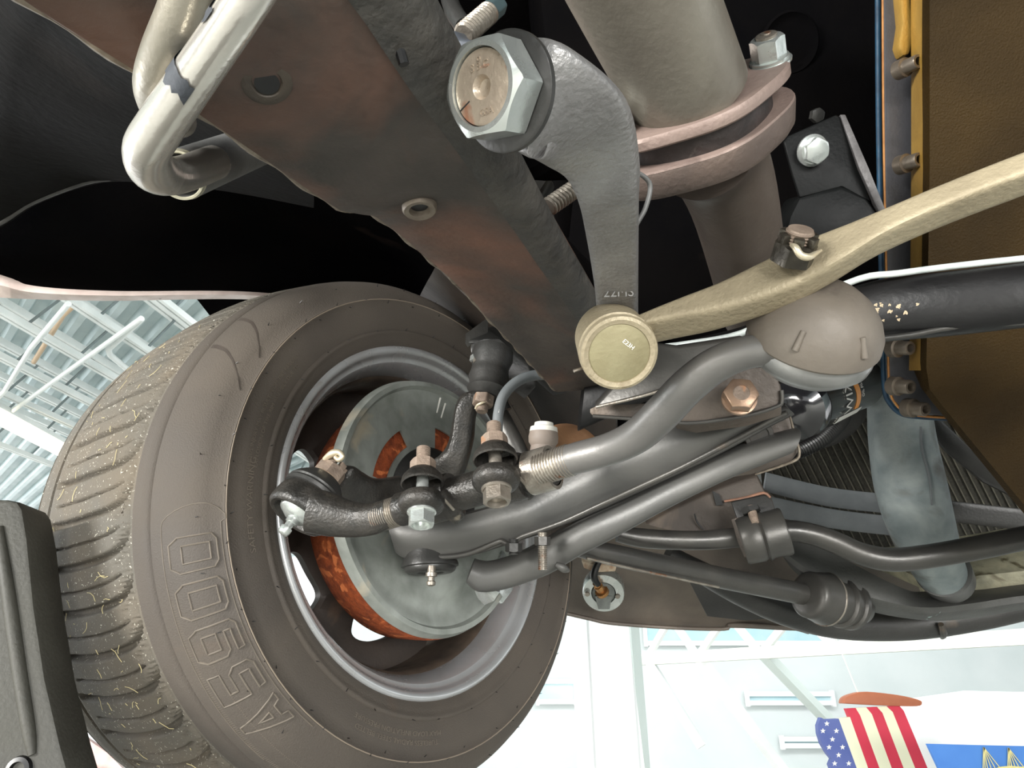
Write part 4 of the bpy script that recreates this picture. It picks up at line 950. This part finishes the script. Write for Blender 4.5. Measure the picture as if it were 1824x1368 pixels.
build('upper_pipe', G().tube([(pm1, .039), (p0, .0385), (lerp(p0, p1, .5), .0380), (p1, .0370)], 48, 4), m_pipe, r)
fc = P(1236, 180, .455); el = RT * .86 + UP * .50; el = (el - ea * el.dot(ea)).normalized()
def lobes(base, ext_):
    def f(h, r_, t): return r_ * (base + ext_ * max(0, cos(t)) ** 6 + ext_ * max(0, -cos(t)) ** 6 + .03 * cos(2 * t))
    return f
build('upper_flange', G().lathe(fc, ea, [(-.002, .0430), (0, .0445), (.005, .0445), (.0065, .0430)], 72, True, True, lobes(1, .44), el), m_flange, r)
build('gasket', G().lathe(fc, ea, [(.006, .040), (.020, .040)], 64, True, True, lobes(1, .22), el), M('sooty gasket', (52, 44, 42), (32, 28, 27), (90, 82, 76), 60, .6, .1, .5), r)  # dark filler in the gap between the two flanges
lf = build('lower_flange', G().lathe(fc, ea, [(.0205, .0458), (.022, .0464), (.036, .0450), (.040, .0425)], 72, True, True, lobes(1, .40), el), M('brown flange steel', (104, 90, 82), (84, 73, 67), None, 22, .55, .2, .4), r)
build('flange_edge', G().lathe(fc, ea, [(.0195, .044), (.0195, .0456), (.0208, .0462)], 72, True, False, lobes(1, .40), el), m_flange, lf)
p2, p3, p4 = fc + ea * .03, P(1312, 380, .56), P(1348, 560, .68)
build('lower_pipe', G().tube([(p2, .0360), (P(1278, 285, .507), .0345), (p3, .0325), (p4, .031)], 48, 5), m_pipe2, r)
for sgn, nm in ((1, 'near'), (-1, 'far')):
    b0_ = fc + el * (.0555 * sgn)
    k = build('flange_nut', G().lathe(b0_, -ea, [(0, .0135), (.0018, .0138), (.0022, .0120), (.0040, .0122), (.0045, .0105)], 36, False, True).nut(b0_ - ea * .004, -ea, .0188, .013, .4), m_zinc, r)
    build('stud_end', G().lathe(b0_ - ea * .0165, -ea, [(0, .0066), (.002, .0066), (.0026, .0055), (.0026, .003), (.0032, .0028), (.0032, .0001)], 24), m_bolt, k)

r = thing('engine_mount', 'black engine mount bracket with a zinc flange bolt', 'bracket', P(1470, 300, .62))
g = G().ext([P(x, y, d) for x, y, d in ((1396, 252, .62), (1404, 242, .62), (1490, 204, .62), (1504, 212, .62), (1530, 300, .615), (1552, 360, .61), (1500, 332, .615), (1425, 352, .615), (1412, 310, .617))], D(.1, .2, -1) * .006)
build('ear', g, m_mount, r, bevel=.0015)
g = G().ext([P(x, y, d) for x, y, d in ((1425, 350, .615), (1500, 330, .613), (1545, 352, .61), (1580, 400, .60), (1570, 450, .61), (1390, 460, .62), (1408, 385, .615))], D(.1, .2, -1) * .05)
build('body', g, m_mount, r, bevel=.004)
g = G().ext([P(x, y, d) for x, y, d in ((1496, 204, .618), (1506, 204, .618), (1548, 300, .605), (1582, 385, .595), (1570, 388, .60), (1530, 300, .608))], D(.3, .2, -1) * .02)
build('side_flange', g, M('dull grey steel', (84, 82, 82), (66, 64, 64), None, 60, .55, .2, .4), r, bevel=.0008)
ax = D(.12, -.35, .93); c = P(1446, 268, .612)
build('flange_bolt', G().lathe(c, ax, [(0, PX(28, .61)), (.002, PX(28, .61)), (.004, PX(23, .61))], 40, True, True).nut(c + ax * .002, ax, PX(40, .61), .009, .3), m_zinc, r)

# ------------------------------------------------------------------ oil pan
r = thing('oil_pan', 'gold brown oil pan filling the right edge with a bolted flange', 'oil pan', P(1730, 500, .62))
fr = [(1646, -160), (1646, 300), (1642, 560), (1640, 660), (1646, 700), (1668, 728), (1830, 925), (1920, 1040), (2200, 1040), (2200, -160)]
bk = [(1622, -160), (1624, 300), (1622, 560), (1624, 650), (1640, 690), (1668, 715), (1826, 900), (1910, 1000), (2200, 1000), (2200, -160)]
dpt = lambda y, o: o + .00010 * (y)
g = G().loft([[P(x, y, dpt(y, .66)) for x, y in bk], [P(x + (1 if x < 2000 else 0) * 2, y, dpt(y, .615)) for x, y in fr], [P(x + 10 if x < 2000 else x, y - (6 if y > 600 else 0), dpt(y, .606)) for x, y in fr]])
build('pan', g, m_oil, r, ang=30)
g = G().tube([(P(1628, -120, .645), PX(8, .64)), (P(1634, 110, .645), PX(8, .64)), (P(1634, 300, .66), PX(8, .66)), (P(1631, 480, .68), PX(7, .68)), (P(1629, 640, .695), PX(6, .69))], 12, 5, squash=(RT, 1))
build('lit_side', G().grid([[P(x, y, dpt(y, .652)) for x, y in ((1621, -160), (1623, 110), (1623, 300), (1621, 560), (1619, 660))], [P(x, y, dpt(y, .618)) for x, y in ((1647, -160), (1647, 110), (1647, 300), (1643, 560), (1641, 660))]]), m_gold, r, label='gold side wall beside the flange', solid=.002)  # side wall painted lighter than the pan face, as if lit
fl_ = [(1574, -160), (1576, 200), (1580, 420), (1584, 620), (1586, 690), (1594, 714), (1612, 732), (1640, 738), (1700, 742), (1700, 700), (1648, 690), (1640, 640), (1640, -160)]
build('flange', G().ext([P(x, y, dpt(y, .668)) for x, y in fl_], D(0, .1, -1) * .005), M('grey black flange', (74, 74, 78), (58, 58, 61), None, 30, .5, .2, .2), r, bevel=.0012)
e_ = [(1572, -160), (1574, 200), (1578, 420), (1582, 620), (1585, 692), (1594, 717), (1613, 735), (1642, 741), (1705, 745)]
build('sealant_bead', G().tube([(P(x, y, dpt(y, .670)), PX(2.4, .68)) for x, y in e_], 10, 5), m_orange, r)
build('gasket', G().tube([(P(x - 9, y + (1 if y > 650 else 0), dpt(y, .690)), PX(5, .69)) for x, y in e_], 10, 5), m_blue, r)
build('boss', G().ext([P(x, y, dpt(y, .655)) for x, y in ((1600, -60), (1618, -60), (1628, 60), (1622, 96), (1608, 100), (1602, 80), (1608, 40))], D(0, .1, -1) * .02), m_gold, r, bevel=.003)
ax = D(.30, -.05, .95)
for x, y in ((1614, 120), (1616, 291), (1601, 620), (1602, 688), (1628, 727)):
    d = dpt(y, .643); c = P(x - 2, y, d)
    k = build('flange_bolt', G().lathe(c, ax, [(-.008, PX(17, d)), (.001, PX(17, d)), (.0015, PX(12.5, d)), (.014, PX(12.5, d)), (.0152, PX(11.5, d)), (.0152, PX(7.5, d)), (.008, PX(7, d))], 28, False, True), M('steel cap screw', (124, 114, 102), (98, 90, 80), None, 60, .4, .6, .2), r)

# ------------------------------------------------------------------ oil filter, conduit, pulley
fa0, fa1 = P(1408, 734, .80), P(1566, 668, 1.06); fx_ = (fa1 - fa0); fln = fx_.length; fax = fx_.normalized(); fr_ = .034
r = thing('oil_filter', 'gloss black oil filter can with white lettering and an orange band', 'oil filter', (fa0 + fa1) / 2)
can = build('can', G().lathe(fa0, fax, [(0, .014), (.002, .021), (.006, .0255), (.012, fr_), (.03, fr_), (.032, fr_ * 1.03), (.035, fr_), (fln - .02, fr_), (fln - .012, fr_ * 1.06), (fln, fr_ * 1.06)], 64, True, True), m_filter, r)
_, qu, qw = basis(fax, CAM - fa0)
def on_can(ang, s, o=.0003): return fa0 + fax * s + (qu * cos(ang) + qw * sin(ang)) * (fr_ + o)
def can_strip(name, mat, a0, a1, s0, s1, par):
    n = 16; g = G().grid([[on_can(lerp(a0, a1, i / n), s0) for i in range(n + 1)], [on_can(lerp(a0, a1, i / n), s1) for i in range(n + 1)]])
    return build(name, g, mat, par, solid=.0002)
can_strip('orange_band', m_orprint, -.9, .75, .126, .142, r)
SG = 1 if (on_can(.6, .1) - on_can(0, .1)).dot(UP) > 0 else -1
vs, fs = text_mesh('WIX', .044, 0, .0001); g = G()
for v in vs: g.v.append(on_can(SG * (-.32 + v.x * .46 / fr_), .100 - v.y * .8, .0004 + v.z))
g.f = fs; build('lettering', g, m_white, r)
vs, fs = text_mesh('OIL FILTER', .012, 0, .0001); g = G()
for v in vs: g.v.append(on_can(SG * (-.1 + v.x * .5 / fr_), .152 - v.y, .0004 + v.z))
g.f = fs; build('small_print', g, m_white, r)
can_strip('white_label', m_white, SG * -1.25, SG * -.95, .072, .16, r)
cp_ = crom([tuple(P(1530, 668, 1.0)) + (PX(14, 1.0),), tuple(P(1512, 705, .97)) + (PX(14, .97),), tuple(P(1498, 748, .95)) + (PX(14, .95),), tuple(P(1465, 782, .93)) + (PX(14, .93),), tuple(P(1415, 808, .92)) + (PX(14, .92),)], 26)
g = G().tube([(V(q[:3]), q[3] * (1 if i % 2 else .84)) for i, q in enumerate(cp_)], 18, 1)
solo('corrugated_conduit', g, m_wire, 'black corrugated conduit curving below the oil filter', 'conduit', ang=20)
ax = D(.05, -.55, .83); c = P(1465, 735, 1.06)
solo('belt_pulley', G().lathe(c, ax, [(-.03, .060), (-.028, .066), (-.006, .068), (0, .070), (.003, .068), (.003, .060), (-.004, .050), (-.004, .03), (.004, .028), (.004, .0002)], 56), m_dark, 'black round belt pulley behind the conduit', 'pulley')
solo('fan_blade', G().ext([P(x, y, d) for x, y, d in ((1660, 730, 1.0), (1700, 770, 1.0), (1760, 830, 1.0), (1830, 880, .98), (1830, 900, .98), (1750, 860, 1.0), (1690, 810, 1.0), (1650, 760, 1.0))], D(.1, .3, -1) * .015), m_dark, 'black curved fan shroud edge in front of the radiator', 'fan shroud', bevel=.003)

# ------------------------------------------------------------------ radiator with hose and straps
r = thing('radiator', 'radiator with slanting fins and a flaking pale bottom tank', 'radiator', P(1640, 900, 1.2))
RP0 = P(1600, 900, 1.22); RNn = D(-.05, -.45, .9)
def rp2(x, y, o=0): return PL(x, y, RP0, RNn) + RNn * o
build('core', G().ext([rp2(x, y) for x, y in ((1340, 640), (1900, 640), (1900, 985), (1560, 1012), (1360, 900))], RNn * -.04), m_core, r)
g = G()
for i in range(46):
    x0 = 1300 + i * 14.5; p, q = (x0, 700), (x0 + 150, 985)
    if x0 + 150 < 1380: continue
    for a, b in (((x0, 690), (x0 + 75, 840)), ((x0 + 75, 840), (x0 + 150, 990))):
        A, B = rp2(*a, .002), rp2(*b, .002); g.bar(A, B, .0020, .003, RNn)
build('fin', g, m_fin, r, kind='stuff')
for j in range(2):
    pass
tank = [[(1536, 1000), (1660, 985), (1830, 955), (1960, 935)], [(1580, 1022), (1670, 1010), (1830, 985), (1960, 965)], [(1636, 1046), (1700, 1042), (1830, 1028), (1960, 1012)], [(1640, 1058), (1700, 1056), (1830, 1042), (1960, 1026)]]
td_ = [(1.17, 1.16, 1.15, 1.13), (1.12, 1.11, 1.1, 1.08), (1.06, 1.05, 1.04, 1.02), (1.06, 1.05, 1.04, 1.02)]
build('bottom_tank', G().grid([[P(x, y, d) for (x, y), d in zip(l, dd_)] for l, dd_ in zip(tank, td_)]), m_tank, r, solid=.02, bevel=.001)
build('tank_strip', G().bar(P(1548, 1002, 1.155), P(1760, 960, 1.14), .006, .004, RNn), M('yellowish strip', (196, 184, 140), (160, 150, 112), None, 60, .5), r)
r = thing('radiator_hose', 'thick chalky blue grey radiator hose in front of the fins', 'hose', P(1625, 860, .98))
build('hose', G().tube([(P(1598, 600, .99), PX(48, .99)), (P(1600, 700, .985), PX(50, .985)), (P(1606, 780, .975), PX(54, .975)), (P(1622, 870, .96), PX(58, .96)), (P(1645, 950, .955), PX(53, .955)), (P(1668, 1005, .97), PX(44, .97)), (P(1690, 1040, 1.0), PX(36, 1.0))], 36, 8), m_hose, r)
build('moulding_seam', G().tube([(P(1640, 760, .93), .0014), (P(1642, 800, .925), .0018), (P(1655, 850, .915), .0016), (P(1660, 900, .91), .0012)], 8, 4), m_strap, r)
A, B = P(1662, 992, .965), P(1672, 1010, .973)
build('hose_end', G().tube([(P(1679, 1018, .98), PX(46, .98)), (P(1690, 1034, 1.0), PX(42, 1.0))], 32, 1), m_grey, r)
for i, (a, b, w) in enumerate((((1362, 858, 1.12), (1590, 898, 1.10), 34), ((1366, 900, 1.06), (1600, 938, 1.05), 34), ((1640, 905, 1.10), (1860, 930, 1.06), 38))):
    m3 = (lerp(V(a), V(b), .5) + V((0, (7, 5, 0)[i], 0)))
    g = G().sweep([S(a[0], a[1], a[2], w, .006, (.15, 1, 0)), S(m3.x, m3.y, m3.z, w, .006, (.15, 1, 0)), S(b[0], b[1], b[2], w, .006, (.1, 1, 0))], 6, seg=20, power=5)
    solo('rubber_strap', g, m_strap if i < 2 else m_dark, ['upper grey rubber strap left of the hose', 'lower grey rubber strap left of the hose', 'dark rubber strap right of the hose'][i], 'strap')

# ------------------------------------------------------------------ front valance, lamp socket, bumper tube, support panel
va = [(1000, 840, 1.12), (1080, 840, 1.06), (1200, 840, 1.06), (1320, 850, 1.06), (1440, 930, 1.07), (1600, 1010, 1.16), (1700, 1070, 1.2)]; vb = [(990, 990, 1.19), (1080, 1000, 1.15), (1200, 1010, 1.15), (1320, 1020, 1.14), (1440, 1060, 1.14), (1600, 1085, 1.18), (1700, 1100, 1.2)]; vc = [(992, 1087, 1.22), (1080, 1108, 1.21), (1200, 1118, 1.21), (1320, 1119, 1.18), (1440, 1124, 1.15), (1600, 1120, 1.18), (1700, 1110, 1.2)]
r = thing('front_valance', 'dusty brown front valance panel above the bright hall', 'valance', P(1200, 1060, 1.15))
build('panel', G().grid([[P(*q) for q in crom(c, 5)] for c in zip(*[crom(l, 5) for l in (va, vb, vc)])]), m_bumper, r, solid=.003)
build('lower_lip', G().tube([(P(x, y, d), PX(3.5, 1.2)) for x, y, d in ((985, 1087, 1.19), (1050, 1102, 1.2), (1090, 1110, 1.2), (1200, 1118, 1.2), (1290, 1120, 1.18), (1305, 1112, 1.18), (1400, 1117, 1.14), (1440, 1126, 1.11))], 10, 5), m_bumper, r)
build('drain_tab', G().box(P(1400, 1106, 1.10), RT * .012, UP * .005, VW * .004), m_bolt, r, bevel=.001)
build('patch_plate', G().ext([P(x, y, d) for x, y, d in ((1225, 1030, 1.095), (1280, 1046, 1.09), (1390, 1100, 1.08), (1330, 1106, 1.09), (1260, 1098, 1.10))], D(0, .1, -1) * .003), m_dark, r, bevel=.001)
ax = D(-.12, -.25, .96); c = P(1075, 1056, 1.10); q = PX(1, 1.1)
r = thing('lamp_socket', 'round zinc parking lamp socket with a brass terminal on the valance', 'lamp socket', c)
build('ring', G().lathe(c, ax, [(-.02, 37 * q), (0, 37 * q), (.002, 36 * q), (.002, 22 * q), (-.006, 20 * q)], 48), m_zinc, r)
build('insulator', G().lathe(c, ax, [(-.006, 21 * q), (.001, 20 * q), (.003, 16 * q), (.003, .0002)], 32).ext([P(x, y, 1.096) for x, y in ((1060, 1062), (1090, 1062), (1086, 1085), (1066, 1085))], VW * .004), M('grey insulator', (112, 116, 112), (86, 90, 86), None, 60, .6), r)
build('rivet', G().lathe(P(1046, 1058, 1.096), ax, [(0, 5 * q), (.002, 4 * q)], 12, True, True), m_bolt, r); build('rivet', G().lathe(P(1100, 1062, 1.096), ax, [(0, 5 * q), (.002, 4 * q)], 12, True, True), m_bolt, r)
build('terminal', G().lathe(P(1074, 1056, 1.095), D(-.5, .75, .5), [(0, 12 * q), (.006, 12 * q), (.007, 8 * q), (.018, 8 * q), (.019, 6 * q), (.026, 6 * q)], 20, True, True), m_brass, r)
build('wire', G().tube([(P(1066, 1042, 1.075), 5 * q), (P(1058, 1028, 1.07), 6.5 * q), (P(1062, 1010, 1.07), 6 * q), (P(1070, 994, 1.07), 5 * q), (P(1072, 970, 1.08), 4 * q)], 12, 5), m_wire, r)
solo('socket_bracket', G().ext([P(x, y, d) for x, y, d in ((1036, 1000, 1.09), (1060, 1006, 1.08), (1098, 1010, 1.08), (1096, 1018, 1.085), (1060, 1020, 1.085), (1040, 1012, 1.09))], D(0, .6, -.8) * .012), M('cream primer', (214, 206, 184), (150, 110, 80), None, 60, .5), 'pale bracket strip above the lamp socket', 'bracket', bevel=.001)

r = thing('bumper_tube', 'dark lower front tube curving along the bottom of the car', 'tube', P(1500, 1110, 1.08))
build('tube', G().tube([(P(1190, 985, 1.02), PX(14, 1.02)), (P(1260, 1025, 1.03), PX(20, 1.03)), (P(1330, 1060, 1.05), PX(24, 1.05)), (P(1410, 1092, 1.07), PX(26, 1.07)), (P(1500, 1110, 1.09), PX(28, 1.09)), (P(1620, 1110, 1.10), PX(29, 1.1)), (P(1740, 1094, 1.09), PX(28, 1.09)), (P(1880, 1066, 1.07), PX(26, 1.07)), (P(2200, 1010, 1.04), PX(26, 1.04)), (P(2500, 980, 1.02), PX(26, 1.02))], 28, 6), m_dark, r)
build('weld_bead', G().tube([(P(1676, 1112, 1.065), .004), (P(1680, 1128, 1.075), .006), (P(1678, 1136, 1.09), .003)], 8, 3), m_satin, r)
a = [(1360, 930, 1.01), (1440, 962, 1.0), (1520, 1008, .99), (1600, 1048, .985), (1650, 1058, 1.03), (1740, 1048, 1.05), (1880, 1030, 1.05), (2400, 980, 1.03)]; b = [(1392, 980, .97), (1432, 1010, .965), (1500, 1046, .965), (1580, 1070, .965), (1650, 1084, .97), (1740, 1076, .98), (1880, 1058, .97), (2400, 1005, .95)]; c_ = [(1396, 984, .99), (1420, 1016, .99), (1470, 1050, .99), (1550, 1084, .99), (1650, 1100, 1.0), (1730, 1096, 1.01), (1880, 1074, 1.0), (2400, 1020, .98)]
m_panel = M('scuffed support panel', (80, 80, 77), (62, 62, 60), (166, 190, 186), 12, .5, .2, .25, 260, .70, w3=.03, s3=26)
solo('radiator_support', G().grid([[P(*q) for q in crom(c, 5)] for c in zip(*[crom(l, 6) for l in (a, b, c_)])]), m_panel, 'scuffed dark radiator support panel below the stabilizer bar', 'body panel', solid=.004)

# ------------------------------------------------------------------ stabilizer bar, its bracket, strut rod
r = thing('stabilizer_bar', 'satin black stabilizer bar bending across the front in one piece', 'stabilizer bar', P(1500, 960, .9))
sb = [(1100, 950, .90, 15), (1140, 958, .90, 17), (1200, 962, .90, 17), (1260, 962, .90, 17), (1320, 956, .90, 18), (1395, 946, .89, 19), (1440, 950, .885, 19), (1485, 965, .88, 20), (1535, 987, .875, 20), (1590, 997, .87, 21), (1660, 990, .865, 21), (1750, 974, .86, 21), (1880, 950, .85, 21), (2200, 915, .82, 22), (2500, 900, .8, 22)]
build('bar', G().tube([(P(x, y, d), PX(w, d)) for x, y, d, w in sb], 28, 7), m_satin, r)
r = thing('frame_horn', 'brown black frame end plate holding the stabilizer bracket', 'frame end', P(1290, 905, .95))
g = G().ext([P(x, y, d) for x, y, d in ((1150, 935, .98), (1190, 912, .975), (1280, 870, .96), (1350, 846, .95), (1362, 872, .945), (1374, 884, .945), (1392, 940, .94), (1320, 955, .945), (1210, 950, .96))], D(0, .2, -1) * .05)
build('plate', g, m_brk, r, bevel=.003)
build('slot', G().ext([P(x, y, d) for x, y, d in ((1268, 874, .957), (1280, 880, .955), (1288, 899, .953), (1275, 900, .955))], D(0, 0, 1) * .002), m_wire, r)
build('bare_edge', G().tube([(P(1290, 893, .948), .0015), (P(1330, 886, .944), .002), (P(1360, 878, .940), .002), (P(1372, 886, .938), .0015)], 8, 3), M('pink bare steel', (176, 128, 104), (130, 100, 84), None, 60, .5, .3), r)
build('crack', G().tube([(P(1237, 915, .955), .0008), (P(1242, 930, .955), .0012), (P(1254, 944, .953), .0008)], 6, 3), m_wire, r)
r = thing('stabilizer_bracket', 'pressed steel clamp bracket around the stabilizer bar with a rusty stud', 'bracket', P(1350, 935, .88))
g = G().ext([P(x, y, d) for x, y, d in ((1303, 895, .90), (1362, 882, .895), (1374, 890, .89), (1392, 938, .875), (1322, 948, .88))], D(0, .1, -1) * .005)
build('plate', g, m_dark, r, bevel=.001)
A, B = P(1322, 964, .885), P(1400, 946, .873); ax = B - A; ln = ax.length
_, bu_, bw_ = basis(ax, UP)
prof_ = [(0, .0255), (.002, .0270), (ln * .38, .0275), (ln * .46, .0250), (ln * .52, .0285), (ln * .60, .0262), (ln - .002, .0272), (ln, .026)]
build('saddle', G().lathe(A, ax, prof_, 40), m_satin, r, solid=-.002)
build('side_tab', G().ext([P(x, y, d) for x, y, d in ((1302, 925, .89), (1312, 922, .885), (1332, 990, .87), (1326, 994, .872), (1314, 968, .88))], D(1, .1, -.2) * .004), m_brk, r, bevel=.001)
b = build('stud', threads(G(), P(1337, 903, .885), P(1346, 934, .865), PX(8, .87), .0018, 16, .12), m_rust2, r)
build('stud_nut', G().nut(P(1336, 905, .887), D(.2, -.8, .5), PX(30, .88), .007), m_dark, b)
r = thing('strut_rod', 'straight dark strut rod ending in a round bushing', 'strut rod', P(1250, 1025, .9))
build('rod', G().tube([(P(1020, 972, .82), PX(17, .82)), (P(1100, 990, .84), PX(19, .84)), (P(1250, 1022, .89), PX(19, .89)), (P(1370, 1046, .93), PX(19, .93)), (P(1450, 1062, .96), PX(19, .96))], 24, 3), m_satin, r)
build('bright_edge', G().tube([(P(1045, 994, .81), PX(2.5, .82)), (P(1150, 1018, .84), PX(2.5, .85)), (P(1280, 1046, .88), PX(2.5, .89))], 8, 2), m_bolt, r)
sa_ = (P(1560, 1092, 1.0) - P(1420, 1056, .94)).normalized(); c = P(1436, 1058, .945)
build('bushing', G().lathe(c, sa_, [(0, .022), (.002, .028), (.005, .0305), (.012, .031), (.028, .034), (.034, .035), (.0355, .031), (.037, .029), (.060, .029), (.062, .033), (.066, .0335), (.069, .030), (.078, .0295), (.080, .033), (.086, .033), (.088, .026), (.11, .02)], 44, True, True), m_satin, r)
build('washer', G().lathe(c + sa_ * .0335, sa_, [(0, .0352), (.001, .0358), (.0025, .0358), (.003, .034)], 44), m_bolt, r)

# ------------------------------------------------------------------ padded post at the lower left
r = thing('padded_post', 'dark padded post with a raised rib in the lower left corner beside the tyre', 'post', V((-.55, .62, 0)))
Y0 = .60
ed = [(-700, 880), (10, 889), (30, 893), (39, 906), (48, 960), (60, 1080), (80, 1210), (108, 1330), (122, 1380)]
pts = [PY(x, y, Y0) for x, y in ed]; low = pts[-1]
pts += [V((low.x + .06, Y0, .5)), V((low.x + .06, Y0, 0)), V((pts[0].x, Y0, 0))]
build('column', G().ext(pts, V((0, .045, 0))), m_post, r, bevel=.004)
build('rib', G().tube([(PY(-2, 940, Y0), .004), (PY(16, 1060, Y0), .0055), (PY(36, 1200, Y0), .0055), (PY(52, 1300, Y0), .005), (PY(58, 1345, Y0), .003)], 12, 4), m_post, r)
build('end_plug', G().lathe(PY(34, 1372, Y0), V((0, -1, 0)), [(0, .010), (.003, .009), (.0035, .006), (-.002, .005)], 24, False, True), m_wire, r)
